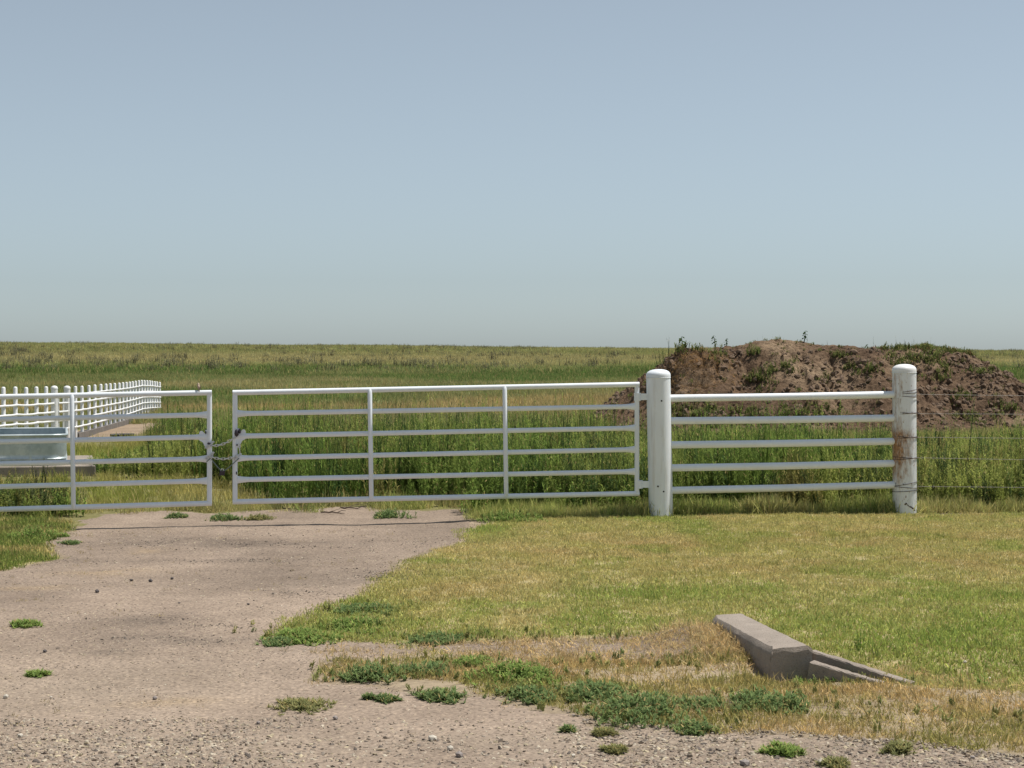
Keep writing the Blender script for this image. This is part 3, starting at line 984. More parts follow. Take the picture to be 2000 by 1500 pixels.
# ------------------------------------------------------------------ dirt mound
SIL = [(1090, 852), (1130, 838), (1165, 806), (1200, 780), (1240, 752), (1280, 722), (1310, 702), (1345, 692), (1385, 681), (1430, 674), (1465, 666), (1490, 662), (1520, 663),
       (1560, 668), (1600, 671), (1650, 674), (1690, 682), (1720, 692), (1750, 712), (1780, 740), (1820, 780), (1860, 812), (1900, 850)]
SIL2 = [(1540, 850), (1600, 760), (1650, 710), (1700, 688), (1735, 683), (1770, 681), (1825, 684), (1875, 694), (1920, 712), (1960, 735), (2000, 764), (2050, 800), (2085, 825), (2120, 850)]
r1 = np.array([at_y(u, v, 42.0) for u, v in SIL]); r2 = np.array([at_y(u, v, 44.2) for u, v in SIL2])
def mound_h(X, Y):
    def ridge(rr, yr, wf, wb):
        hz = np.interp(X, rr[:, 0], rr[:, 2], left=-.3, right=-.3)
        yy = yr + (fbm(X * .5, X * 0, 301, 2) - .5) * .9
        t = np.where(Y < yy, (yy - Y) / wf, (Y - yy) / wb)
        sl = np.clip(1 - t, 0, 1)
        prof = np.where(t < .25, 1 - 1.6 * t ** 2, (1 - .1) * (1 - (t - .25) / .75) ** 1.15)
        return np.where(t < 1, hz * np.clip(prof, 0, 1), 0) - .12 * np.clip(t, 0, 1)
    h = np.maximum(ridge(r1, 42.0, 4.2, 4.5), ridge(r2, 44.2, 5.6, 3.5))
    rough = (fbm(X * 1.1, Y * 1.1, 311, 5) - .5)
    gul = np.abs(fbm(X * 1.5, Y * .6, 317, 4) - .5)
    lump = (fbm(X * 4.5, Y * 4.5, 323, 3) - .5)
    body = smooth(.02, .45, h)
    crest = smooth(1.35, 2.0, h)
    h = h + body * (rough * .50 * (1 - .75 * crest) - np.clip(.06 - gul, 0, 1) * 2.4 * (1 - crest * .7) + lump * .12)
    heap = gauss(X, Y, 3.95, 40.4, .62, .7)                      # clump of sod and straw low on the shoulder
    h = h + .42 * heap + heap * (fbm(X * 6, Y * 6, 329, 3) - .5) * .25
    return h
MX = np.arange(.6, 14.4, .055); MY = np.arange(36.8, 48.6, .065)
X, Y = np.meshgrid(MX, MY)
Z = np.maximum(mound_h(X, Y) + height(X, Y), height(X, Y) - .15)
Z += (RNG.random(Z.shape) - .5) * .02
V = np.stack([X, Y, Z], -1).reshape(-1, 3)
idx = np.arange(V.shape[0]).reshape(Z.shape)
Q = np.stack([idx[:-1, :-1], idx[:-1, 1:], idx[1:, 1:], idx[1:, :-1]], -1).reshape(-1, 4)
keep = (Z - height(X, Y)).reshape(-1)[Q].max(1) > -.1
mound = mesh_obj('dirt_mound', V, Q[keep].tolist(), 'dirt', smooth_=False)
tag(mound, 'long heap of bare brown earth with weeds on it, beyond the fence', 'dirt pile')

def MH(x, y):
    x = np.asarray(x, float); y = np.asarray(y, float)
    return mound_h(x, y) + height(x, y)

# clods on the slope
CL = [stone_proto('clod', 'clod', .6, .8) for _ in range(6)]
x, y = points_in(1.4, 13.6, 37.2, 43.6, 15000)
z = mound_h(x, y)
k = (z > .08) & (z < 1.75) & (RNG.random(len(x)) < .25 + .75 * (fbm(x * 1.2, y * 1.2, 341, 3) > .5))
x, y = x[k], y[k]
s = .02 + .14 * RNG.random(len(x)) ** 4
cl = scatter('earth_clods', CL, np.stack([x, y, MH(x, y) + s * .1], -1), s, np.array([.2, .15, .1]) * np.ones((len(x), 3)), 'brown earth clods over the face of the mound', tilt=.8)

# weeds and grass on the mound
MW = [weed_proto('mound_weed', .15, 7, 9, .06, .016, .16) for _ in range(4)]
spx = [(1408, 695, 14, 12), (1350, 800, 50, 15), (1500, 735, 30, 15), (1690, 730, 22, 14), (1540, 718, 14, 12), (1480, 745, 24, 18), (1400, 812, 110, 12), (1560, 810, 90, 12),
       (1820, 705, 60, 16), (1850, 735, 30, 12), (1780, 700, 50, 10), (1900, 820, 40, 12), (1640, 700, 12, 8), (1330, 690, 40, 8), (1470, 690, 12, 8), (1880, 775, 16, 10), (1960, 800, 16, 8),
       (1610, 745, 10, 6), (1655, 722, 14, 6), (1760, 720, 20, 8), (1920, 730, 26, 10)]
xs_, ys_ = [], []
for u, v, ru, rv in spx:
    for _ in range(int(5 + ru * rv * .022)):
        uu, vv = u + RNG.normal() * ru * .6, v + RNG.normal() * rv * .6
        d = ray(uu, vv); ts = np.linspace(36.5, 46, 160)
        px_ = d[0] / d[1] * ts; pz = EYE + d[2] / d[1] * ts
        hit = np.nonzero(pz < MH(px_, ts))[0]
        if len(hit):
            xs_.append(px_[hit[0]]); ys_.append(ts[hit[0]])
# grassy crown of the far hump and a sprinkle along the crest
cx = RNG.uniform(7.6, 11.4, 900); cy = 44.5 + RNG.normal(0, .45, 900)
cx2 = RNG.uniform(2.6, 12.5, 550); cy2 = RNG.uniform(38.2, 44, 550)
k2 = mound_h(cx2, cy2) > .15
x = np.concatenate([xs_, cx, cx2[k2]]); y = np.concatenate([ys_, cy, cy2[k2]])
c = np.array([.17, .20, .07]) * RNG.uniform(.5, 1.4, (len(x), 1))
c[len(xs_) + 500:len(xs_) + 620] = np.array([.22, .13, .07])
s = np.concatenate([RNG.uniform(.6, 1.3, len(xs_)), RNG.uniform(.5, 1.1, len(cx)), RNG.uniform(.2, .7, int(k2.sum()))])
scatter('mound_weeds', MW, np.stack([x, y, MH(x, y) - .01], -1), s, c, 'green weeds rooted on the slope and crown of the earth mound')
# thin stalks along the crown
sx_ = np.concatenate([RNG.uniform(7.4, 11.2, 46), RNG.uniform(3.25, 3.75, 14), RNG.uniform(5.5, 8, 8)])
sy_ = np.concatenate([44.2 + RNG.normal(0, .3, 46), 41.2 + RNG.normal(0, .3, 14), 42.1 + RNG.normal(0, .2, 8)])
STK = [weed_proto('stalk', .5, 1, 16, .05, .009, .02) for _ in range(3)]
scatter('mound_stalks', STK, np.stack([sx_, sy_, MH(sx_, sy_)], -1), np.concatenate([RNG.uniform(.3, .75, 46), RNG.uniform(.7, 1.15, 14), RNG.uniform(.2, .5, 8)]), np.array([.075, .10, .045]) * np.ones((len(sx_), 3)), 'thin upright weed stalks on the crown of the mound')
# straw on the sod heap
x = 3.95 + RNG.normal(0, .42, 420); y = 40.2 + RNG.normal(0, .42, 420)
scatter('mound_straw', STRAWT, np.stack([x, y, MH(x, y) - .01], -1), RNG.uniform(.9, 1.9, len(x)), np.array([.46, .29, .15]) * RNG.uniform(.45, 1.25, (len(x), 1)), 'brown straw hanging over the sod clump on the mound', tilt=.8)

# sunflower plants standing on the mound
def sunflower(u, v, hgt, yy, label):
    p = at_y(u, v, yy)
    b = np.array([p[0], yy, float(MH([p[0]], [yy])[0]) - .02])
    root = empty('wild_sunflower', b)
    st = MB()
    top = np.array([random.uniform(-.05, .05), random.uniform(-.03, .03), hgt])
    st.tube([(0, 0, 0), top * .5 + np.array([.015, 0, 0]), top], [.012, .009, .005], 6)
    st.build('stem', 'sunflower', root)
    nl = 9
    for k in range(nl):
        f = .35 + .65 * k / (nl - 1)
        a = k * 2.4 + random.uniform(-.3, .3)
        l = hgt * random.uniform(.24, .34) * (1.1 - .35 * f)
        base = top * f
        d = np.array([math.cos(a), math.sin(a), .25]); sd = np.array([-math.sin(a), math.cos(a), 0])
        V, F = [], []
        prof = [(0, .02), (.25, .10), (.5, .42), (.75, .36), (1, .02)]
        for q, w in prof:
            c_ = base + d * l * q + np.array([0, 0, -.75 * l * q * q])
            V += [c_ - sd * w * l, c_ + np.array([0, 0, -.04 * l]), c_ + sd * w * l]
        for q in range(len(prof) - 1):
            F += [[q * 3, q * 3 + 1, q * 3 + 4, q * 3 + 3], [q * 3 + 1, q * 3 + 2, q * 3 + 5, q * 3 + 4]]
        lo = mesh_obj('leaf', V, F, 'sunflower', root, True)
        set_tone(lo.data, [random.uniform(.2, .8)] * len(V))
    tag(root, label, 'plant', 'broad-leaved plants on the mound')
sunflower(1333, 690, .40, 41.4, 'broad-leaved plant on the shoulder of the mound above the straw clump')
sunflower(1397, 678, .29, 41.9, 'small broad-leaved plant of the pair on the rising crest of the mound')
sunflower(1418, 676, .22, 41.9, 'small broad-leaved plant of the pair on the rising crest of the mound')
sunflower(1570, 668, .28, 42.0, 'lone broad-leaved plant on the bare summit of the earth mound')
sunflower(1694, 684, .2, 42.1, 'little broad-leaved plant where bare crest meets the grassy hump')

# ------------------------------------------------------------------ gates
PX_M = FPX / 19.5
def rail_pts(pL, pR, n=14, sag=0.0):
    return [pL + (pR - pL) * t + np.array([0, 0, -sag * 4 * t * (1 - t)]) for t in np.linspace(0, 1, n)]

def flared(pts, r, endlen=.17, tall=1.75, thin=.55):
    """pipe radii with ends pressed flat against the stiles"""
    a, b = pts[0], pts[-1]
    out = []
    for p in pts:
        d = min(np.linalg.norm(p - a), np.linalg.norm(p - b))
        t = max(0, 1 - d / endlen)
        t = t * t
        out.append((r * (1 - (1 - thin) * t), r * (1 + (tall - 1) * t)))
    return out

def dense_ends(pL, pR):
    L = np.linalg.norm(pR - pL)
    ds = [0, .02, .045, .075, .11, .15, .2]
    t = [d / L for d in ds] + list(np.linspace(.25, .75, 5)) + [1 - d / L for d in ds[::-1]]
    return [pL + (pR - pL) * q for q in t]

def make_gate(uL, uR, vL, vR, mids, label, right_top_extend=True):
    """tops/rails given by the row of each rail at the two ends"""
    base = onfence((uL + uR) / 2, (vL[-1] + vR[-1]) / 2 + 12)
    root = empty('field_gate', base)
    rr = .0265
    L = [onfence(uL, v) for v in vL]; Rr = [onfence(uR, v) for v in vR]
    # top and bottom rails run over the stiles, square-mitred
    for nm, i in (('top_rail', 0), ('bottom_rail', 5)):
        d = (Rr[i] - L[i]) / np.linalg.norm(Rr[i] - L[i])
        rel(root, MB().tube([L[i] - d * .024, (L[i] + Rr[i]) / 2, Rr[i] + d * .024], rr * 1.02, 16).build(nm, 'paint'))
    for i in range(1, 5):
        pts = dense_ends(L[i], Rr[i])
        rel(root, MB().tube(pts, flared(pts, rr * .97), 14).build('rail', 'paint'))
    for a, b in ((L[0], L[5]), (Rr[0], Rr[5])):
        rel(root, MB().tube([a - (a - b) * .012, (a + b) / 2, b], .0255, 14, up=LNOR).build('end_upright', 'paint'))
    for um in mids:
        t = (um - uL) / (uR - uL)
        # along-rail fraction by intersecting the pixel column with the rail plane
        a = onfence(um, vL[0] + (vR[0] - vL[0]) * t); b = onfence(um + 3, vL[5] + (vR[5] - vL[5]) * t)
        off = LNOR * -.030
        rel(root, MB().tube([a + off * .3, a + off - np.array([0, 0, .03]), b + off + np.array([0, 0, .03]), b + off * .3], .0235, 14, up=LNOR).build('upright', 'paint'))
    tag(root, label, 'gate', 'white pipe gates across the driveway')
    return root, L, Rr

gateR, GL, GR = make_gate(459, 1244, [767, 808, 852, 895, 937, 980], [751, 794, 836, 878, 921, 964], [722, 985],
                          'white pipe gate hinged to the plain white post beside the fixed panel')
gateL, HL, HR = make_gate(-440, 409, [784, 829, 874, 917, 963, 1008], [767, 810, 853, 896, 939, 983], [-138, 141],
                          'white pipe gate with a small bird on its top rail')

# hinges between gate and post
def hinge(root, u0, u1, v, hpx):
    a, b = onfence(u0, v), onfence(u1, v)
    m = MB()
    m.tube([a + np.array([0, 0, .042]), a - np.array([0, 0, .042])], .037, 16, up=LNOR)
    m.box((a + b) / 2 + LNOR * 0, (b - a) / 2, LNOR * .02, np.array([0, 0, .034]))
    rel(root, m.build('hinge', 'paint'))
hinge(gateR, 1245, 1275, 775, 18)
hinge(gateR, 1249, 1278, 946, 18)

# latch gussets on both closing uprights, with bolt heads and the dark lock box
def gusset(root, u, side, v):
    """triangular plate under the third rail, ear above it"""
    t = -.006
    pts = [(u, v - 14), (u + side * 7, v - 14), (u + side * 7, v - 6), (u + side * 13, v - 12), (u + side * 17, v - 12), (u + side * 19, v - 8), (u + side * 19, v + 6), (u + side * 12, v + 10), (u + side * 6, v + 22), (u, v + 24)]
    F3 = [onfence(a, b, -.012) for a, b in pts]; B3 = [p + LNOR * .024 for p in F3]
    n = len(pts)
    F = [list(range(n)), [n + i for i in range(n)][::-1]] + [[i, n + i, n + (i + 1) % n, (i + 1) % n] for i in range(n)]
    o = mesh_obj('latch_plate', F3 + B3, F, 'paint')
    rel(root, o)
gusset(gateR, 461, 1, 851)
gusset(gateL, 408, -1, 854)
def blob(root, name, u, v, ru, rv, mat, off=-.04, n=10):
    m = MB()
    c = onfence(u, v, off)
    rx, rz = ru / PX_M, rv / PX_M
    V, F = [], []
    prof = [(.15, -1), (.75, -.7), (1, -.2), (.95, .3), (.65, .8), (.2, 1)]
    m.lathe(c, [(q * rx * random.uniform(.85, 1.1), h * rz) for q, h in prof], n)
    o = m.build(name, mat)
    return rel(root, o) if root else o
blob(gateR, 'latch_bolt', 462, 846, 4, 7, 'lock')
blob(gateR, 'latch_bolt', 468, 842, 2.5, 5, 'lock')
blob(gateR, 'bolt', 463, 869, 1.4, 2, 'lock', -.028)
blob(gateR, 'bolt', 462, 924, 1.3, 3, 'lock', -.028)
blob(gateL, 'bolt', 408, 866, 3, 2.5, 'lock', -.028)
blob(gateL, 'bolt', 402, 845, 1.4, 3, 'lock', -.026)

# ------------------------------------------------------------------ chains, cable, padlock between the gates
def catenary(p, q, sag, n):
    return [p + (q - p) * t + np.array([0, 0, -sag * 4 * t * (1 - t)]) for t in np.linspace(0, 1, n)]

def link_mesh():
    m = MB()
    pts = []
    for k in range(17):
        w = 2 * math.pi * k / 16
        pts.append(np.array([.0145 * math.cos(w) + (.009 if math.cos(w) > 0 else -.009), 0, .0115 * math.sin(w)]))
    m.tube(pts, .0038, 6, up=(0, 1, 0), caps=False)
    o = mesh_obj('chain_link_source', m.V, m.F, 'chain', col=False, smooth_=True)
    return o.data
LINK = link_mesh()
def chain(pts, label):
    """links strung along a polyline"""
    root = empty('chain', pts[0])
    P = [np.asarray(p) for p in pts]
    seg = [np.linalg.norm(P[i + 1] - P[i]) for i in range(len(P) - 1)]
    tot = sum(seg); step = .034; n = int(tot / step)
    for k in range(n + 1):
        d = min(k * step, tot - 1e-6); i = 0
        while d > seg[i]:
            d -= seg[i]; i += 1
        c = P[i] + (P[i + 1] - P[i]) * d / seg[i]
        t = Vector(P[i + 1] - P[i]).normalized()
        o = bpy.data.objects.new('link', LINK)
        scene.collection.objects.link(o)
        q = t.to_track_quat('X', 'Z')
        q = q @ Quaternion((1, 0, 0), R(25) if k % 2 else R(100))
        o.rotation_mode = 'QUATERNION'; o.rotation_quaternion = q
        o.location = tuple(c)
        rel(root, o)
    tag(root, label, 'chain')
    return root
def wrap(u, v, r=.031, frac=1.0, n=12, tiltz=.03):
    c = onfence(u, v)
    return [c + LDIR * math.cos(w) * r + LNOR * math.sin(w) * r + np.array([0, 0, tiltz * math.cos(w)]) for w in np.linspace(0, 2 * math.pi * frac, n)]
cA = catenary(onfence(411, 870, -.035), onfence(460, 853, -.035), .03, 12)
chain(wrap(409, 869, .036) + cA, 'zinc chain hanging between the gates from the latch plates')
cB = catenary(onfence(412, 892, -.036), onfence(461, 891, -.036), .025, 12)
chain(wrap(409, 890, .036) + cB + wrap(462, 893, .036)[6:] + [onfence(468, 880, -.03), onfence(467, 868, -.03)], 'bright zinc chain stretched level across the gap between the gates')
m = MB()
m.tube(catenary(onfence(413, 897, -.034), onfence(433, 920, -.034), .006, 8), .005, 8)
m.tube(catenary(onfence(437, 920, -.034), onfence(459, 902, -.034), .006, 8), .005, 8)
m.tube(wrap(410, 896, .034), .005, 8, caps=False); m.tube(wrap(461, 900, .034), .005, 8, caps=False)
cab = empty('security_cable', onfence(413, 897, -.034))
rel(cab, m.build('cable', 'cable'))
tag(cab, 'thin grey green cable hanging in a V below the chains', 'cable')
lk = empty('padlock', onfence(434, 930, -.034))
c = onfence(434, 924, -.034)
lb = MB(); lb.box(c, LDIR * .027, LNOR * .012, np.array([.004, 0, .024]))
rel(lk, lb.build('lock_body', 'lock', smooth_=False))
sh = MB(); sh.tube([c + LDIR * .016 * math.cos(w) + np.array([0, 0, .022 + .022 * math.sin(w)]) for w in np.linspace(math.pi, 0, 10)], .004, 8)
rel(lk, sh.build('shackle', 'chain'))
tag(lk, 'dark padlock hanging at the bottom of the cable between the gates', 'padlock')

# ------------------------------------------------------------------ big pipe posts
def big_post(uT, vT, uB, vB, mat, label, rad=.128, holes=(), wires=()):
    b = onfence(uB, vB); t = onfence(uT, vT)
    b = b.copy(); b[2] = H(b[0], b[1]) - .25 if b[2] > H(b[0], b[1]) - .25 else b[2]
    bz = onfence(uB, vB)
    ax = (t - bz); Lh = np.linalg.norm(ax); ax /= Lh
    root = empty('pipe_post', bz)
    cap_h = .085
    body = MB().lathe(bz - ax * .25, [(rad * 1.0, 0), (rad, Lh + .25 - cap_h - .004)], 40, ax)
    o = body.build('post_pipe', mat, origin=bz)
    rel(root, o)
    dome = [(rad * .985, 0), (rad * 1.015, .004), (rad * 1.015, .018)]
    for k in range(1, 9):
        w = k / 8 * math.pi / 2
        dome.append((rad * 1.015 * math.cos(w) ** .8, .022 + (cap_h - .022) * math.sin(w)))
    cap = MB().lathe(bz + ax * (Lh - cap_h), dome, 40, ax).build('dome_cap', 'paint' if mat != 'paint_rusty' else 'paint_pen')
    rel(root, cap)
    ring = MB().lathe(bz + ax * (Lh - cap_h - .012), [(rad, 0), (rad + .004, .003), (rad + .004, .009), (rad, .012)], 40, ax).build('weld_ring', mat)
    rel(root, ring)
    tag(root, label, 'post', 'big white pipe posts')
    return root, bz, ax, Lh, rad
post1, p1b, p1ax, p1L, pr = big_post(1285.5, 721, 1291, 1008, 'paint_streaked', 'clean white pipe post carrying the gate hinges')
post2, p2b, p2ax, p2L, _ = big_post(1766, 711, 1767, 1007, 'paint_rusty', 'white pipe post stained with rust and wrapped in barbed wire')
post3, p3b, p3ax, p3L, _ = big_post(-482, 738, -478, 1036, 'paint_streaked', 'white pipe post at the far hinge end of the bird gate')
for u, v in ((1292, 783), (1285, 950), (1296, 960)):
    d = ray(u, v)
    c = onfence(u, v, -pr + .004)
    m = MB().lathe(c, [(.009, -.004), (.009, .006)], 12, -LNOR)
    rel(post1, m.build('drain_hole', 'hole'))
hinge(gateL, -440, -465, 805, 18); hinge(gateL, -440, -465, 990, 18)

# flaked paint low on the rusty post (a patch with its own outline)
def flake(u0, v0, pts):
    V = [];
    for u, v in pts:
        # onto the cylinder
        d = ray(u, v); c = p2b[:2]; o2 = CAM[:2]; dd = d[:2]
        A = dd @ dd; B = 2 * dd @ (o2 - c); Cc = (o2 - c) @ (o2 - c) - (pr + .0025) ** 2
        t = (-B - math.sqrt(max(B * B - 4 * A * Cc, 0))) / (2 * A)
        V.append(CAM + d * t)
    return V
fl = MB()
frn = random.Random(5)
for q in range(9):
    t_ = q / 8
    uc, vc = 1768 + 17 * t_ + frn.uniform(-1, 1), 984 + 12 * t_ ** 1.6 + frn.uniform(-1, 1.5)
    rr_ = frn.uniform(1.2, 2.6)
    ring_ = flake(0, 0, [(uc + rr_ * frn.uniform(.6, 1.2) * math.cos(w), vc + rr_ * .8 * frn.uniform(.6, 1.2) * math.sin(w)) for w in np.linspace(0, 2 * math.pi, 8)[:-1]])
    fl.add(ring_, [list(range(7))])
rel(post2, fl.build('flaked_patch', 'twig', smooth_=False))

# ------------------------------------------------------------------ fixed rail panel
pan = empty('rail_panel', onfence(1530, 1000))
vL = [778, 822, 869, 914, 958]; vR = [770.5, 816.5, 862, 905, 947]
for i in range(5):
    a, b = onfence(1302, vL[i]), onfence(1750, vR[i])
    nm = 'top_rail' if i == 0 else 'rail'
    rel(pan, MB().tube([a, a * .5 + b * .5 - np.array([0, 0, .004]), b], .0385, 18).build(nm, 'paint'))
tag(pan, 'fixed white panel of five horizontal pipes between the two big posts', 'fence')

# ------------------------------------------------------------------ barbed wire to the right
bw = empty('barbed_wire_fence', onfence(1767, 1000))
def barb(m, c, t):
    for s in (1, -1):
        a = random.uniform(0, 2 * math.pi)
        d = np.array([t[0] * .3, math.cos(a) * .6, math.sin(a)])
        m.tube([c - d * .016, c + d * .016], .0016, 4)
for i, (v0, v1, vw) in enumerate(((770, 773, (764, 768, 774)), (808, 809, (806, 807)), (854, 856, (853, 854)), (894, 898, (893, 895)), (950, 952, (944, 958, 951)))):
    a = onfence(1788, v0, -.06); q = onfence(2000, v1, -.06)
    m = MB()
    far = a + (q - a) * 4.2
    pts = [a + (far - a) * t for t in np.linspace(0, 1, 30)]
    m.tube(pts, .0017, 5)
    d = (far - a) / np.linalg.norm(far - a)
    s = .07
    while s < np.linalg.norm(far - a):
        barb(m, a + d * s, d); s += .13
    rel(bw, m.build('wire_strand', 'wire'))
    w = MB()
    for kk, vv in enumerate(vw):
        zc = onfence(1767, vv)[2]
        zc2 = zc + (.03 if i in (0, 4) and kk == 0 else -.012) * (-1) ** kk
        ring = []
        for th in np.linspace(0, 2 * math.pi, 30):
            ring.append(np.array([p2b[0] + (pr + .0035) * math.cos(th), p2b[1] + (pr + .0035) * math.sin(th), zc + (zc2 - zc) * math.cos(th) * .8]))
        w.tube(ring, .0032, 5, caps=False)
    for th in (-2.6, -1.9, -1.2, -.5):
        c = np.array([p2b[0] + (pr + .006) * math.cos(th), p2b[1] + (pr + .006) * math.sin(th), onfence(1767, vw[0])[2]])
        barb(w, c, np.array([math.cos(th + 1.57), math.sin(th + 1.57), 0]))
    rel(bw, w.build('wire_wrap', 'rustwire'))
for uu in (2150, 2500):
    b = onfence(uu, 1000, -.05); z = H(b[0], b[1])
    m = MB(); m.box((b[0], b[1], z + .52), (.018, 0, 0), (0, .004, 0), (0, 0, .8)); m.box((b[0], b[1] + .012, z + .52), (.004, 0, 0), (0, .016, 0), (0, 0, .8))
    rel(bw, m.build('steel_post', 'steelpost', smooth_=False))
tag(bw, 'five strands of barbed wire strung from the rusty post', 'wire fence')

# ------------------------------------------------------------------ bird on the left gate's top rail
def bird():
    b = onfence(388, 763)
    b = b + np.array([0, 0, .0105])
    root = empty('bird', b)
    m = MB()
    prof = [(0, -.034, .004, .004), (-.004, -.028, .010, .010), (-.008, -.015, .0185, .018), (-.004, 0, .0215, .0205), (.002, .014, .0205, .019), (.008, .026, .0155, .0145), (.011, .033, .0135, .0135), (.014, .040, .0145, .0145), (.017, .047, .0130, .0125), (.019, .0525, .0075, .007), (.020, .055, .002, .002)]
    # (lean, height, half width, half depth): an upright perching body with a rounded head
    V, F = [], []
    seg = 14
    for lx, h, rx, ry in prof:
        for k in range(seg):
            w = 2 * math.pi * k / seg
            V.append(np.array([lx + rx * math.cos(w), ry * math.sin(w), h + .040]))
    for i in range(len(prof) - 1):
        for k in range(seg):
            k2 = (k + 1) % seg
            F.append([i * seg + k, i * seg + k2, (i + 1) * seg + k2, (i + 1) * seg + k])
    F += [list(range(seg))[::-1], [(len(prof) - 1) * seg + k for k in range(seg)]]
    o = mesh_obj('body', V, F, M['bird'], root, True)
    mk = MB().lathe((.030, -.002, .087), [(.0038, 0), (.0026, .006), (.0004, .013)], 8, np.array([.95, 0, -.3]) / np.linalg.norm([.95, 0, -.3]))
    mk.build('beak', 'lock', root)
    for s in (-1, 1):
        w = MB()
        pts = [(-.002, s * .017, .062), (-.010, s * .0195, .048), (-.018, s * .0185, .030), (-.026, s * .013, .010), (-.030, s * .009, -.001)]
        w.tube(pts, [(.003, .008), (.0045, .0125), (.004, .0115), (.003, .007), (.001, .002)], 8, up=(1, 0, .6))
        w.build('wing', M['birdwing'], root)
        lg = MB().tube([(.0, s * .007, .012), (.002, s * .0075, -.0), (.001, s * .0075, -.006)], .0014, 6)
        for q in (-.35, 0, .35):
            lg.tube([(.001, s * .0075, -.006), (.011, s * .0075 + q * .012, -.0072)], .0011, 5)
        lg.build('leg', 'lock', root)
        e = MB().lathe((.0245, s * .0095, .090), [(.0019, -.001), (.0019, .0012), (.0008, .002)], 8, np.array([.3, s, 0]) / np.linalg.norm([.3, s, 0]))
        e.build('eye', 'hole', root)
    t = MB(); t.tube([(-.008, 0, .014), (-.022, 0, -.008), (-.034, 0, -.028)], [(.007, .003), (.008, .0022), (.010, .0015)], 8, up=(1, 0, -.6))
    t.build('tail', M['birdwing'], root)
    root.rotation_euler = (0, 0, R(115)); root.scale = (.72, .72, .72)
    tag(root, 'small buff brown bird perched on the top rail of the gate', 'bird')
M['bird'] = simple('bird_plumage', (.46, .35, .27), .9, 0, .35, 60)
M['birdwing'] = simple('bird_wing', (.24, .19, .13), .9, 0, .4, 90)
bird()

# ------------------------------------------------------------------ galvanised tank on its pad
def rounded_rect(hx, hy, r, n=8):
    pts = []
    for cx, cy, a0 in ((hx - r, hy - r, 0), (-hx + r, hy - r, 90), (-hx + r, -hy + r, 180), (hx - r, -hy + r, 270)):
        for k in range(n + 1):
            a = R(a0 + 90 * k / n)
            pts.append((cx + r * math.cos(a), cy + r * math.sin(a)))
    return pts
tang = R(13.8)
tx = np.array([math.cos(tang), math.sin(tang), 0]); ty = np.array([-math.sin(tang), math.cos(tang), 0])
corner = gp(131, 909, .15); corner = np.array([corner[0], corner[1], 0])     # near right corner of the tank
PADTOP = .15
thx, thy = 1.55, 1.15
tc = corner - tx * thx + ty * thy
tz0, tz1 = PADTOP, float(at_y(131, 850, corner[1])[2])
tank = empty('stock_tank', (tc[0], tc[1], PADTOP))
def ring_at(o, z, inset=0.0):
    return [tc + tx * (a * (1 - inset / thx)) + ty * (b * (1 - inset / thy)) + np.array([0, 0, z]) for a, b in rounded_rect(thx, thy, .22)]
prof = [(0, tz0 + .002), (-.0, tz0 + .03), (.012, tz0 + .04), (-.004, tz0 + .06), (.012, tz0 + .078), (-.004, tz0 + .095), (.010, tz0 + .115), (.004, tz0 + .16), (.004, tz1 - .03)]
V, F = [], []
for ins, z in prof:
    V += ring_at(None, z, ins)
nn = len(rounded_rect(1, 1, .1))
rings = len(prof)
# inner wall down to the water
for ins, z in ((.004, tz1 - .005), (.016, tz1 - .005), (.016, tz1 - .26)):
    V += ring_at(None, z, ins); rings += 1
for i in range(rings - 1):
    for k in range(nn):
        k2 = (k + 1) % nn
        F.append([i * nn + k, i * nn + k2, (i + 1) * nn + k2, (i + 1) * nn + k])
F.append([(rings - 1) * nn + k for k in range(nn)])
o = mesh_obj('tank_wall', V, F, 'zinc', None, True)
o.data.set_sharp_from_angle(angle=R(50))
rel(tank, o)
rp = ring_at(None, tz1, 0)
rim = MB().tube(rp + rp[:1], .019, 10, caps=False); rel(tank, rim.build('rim', 'zinc'))
for uu in (62,):
    c = gp(uu, 900, .25)
    s = MB(); cc = corner - tx * (131 - uu) / FPX * corner[1] * 1.0
    s.box(cc + np.array([0, 0, (tz0 + tz1) / 2]) - ty * .0, tx * .012, ty * .005, np.array([0, 0, (tz1 - tz0) / 2 - .03]))
    rel(tank, s.build('seam', 'zinc', smooth_=False))
tag(tank, 'galvanised steel stock tank on a concrete pad behind the gate', 'tank')
mw, nt, out = new_mat('tank_water')
bsdf(nt, out, (.03, .045, .04), .05, bump=noise(nt, coords(nt), 6, 3), bstr=.1)
wv = ring_at(None, tz1 - .12, .018)
rel(tank, mesh_obj('water', wv, [list(range(nn))], mw))

pd = MB()
pc = corner + tx * ((185 - 131) / FPX * corner[1]) - tx * (thx + .35) + ty * (thy - .0)
pd.box(pc + np.array([0, 0, (PADTOP - .3) / 2]), tx * (thx + .35), ty * (thy + .12), np.array([0, 0, (PADTOP + .3) / 2]))
po = pd.build('concrete_pad', 'pad', smooth_=False)
tag(po, 'concrete pad under the galvanised stock tank', 'slab')
po.data.update()
bv = po.modifiers.new('bevel', 'BEVEL'); bv.width = .015; bv.segments = 2

# black pipe lying on the bare ground by the pen
a = gp(216, 853, -.03); b = gp(262, 852, -.03)
m = MB().tube([a + np.array([0, 0, .03]), (a + b) / 2 + np.array([0, .03, .034]), b + np.array([0, 0, .03])], .032, 12)
o = m.build('rubber_hose', 'black'); tag(o, 'short black hose lying on the bare dirt beside the white pen', 'hose')

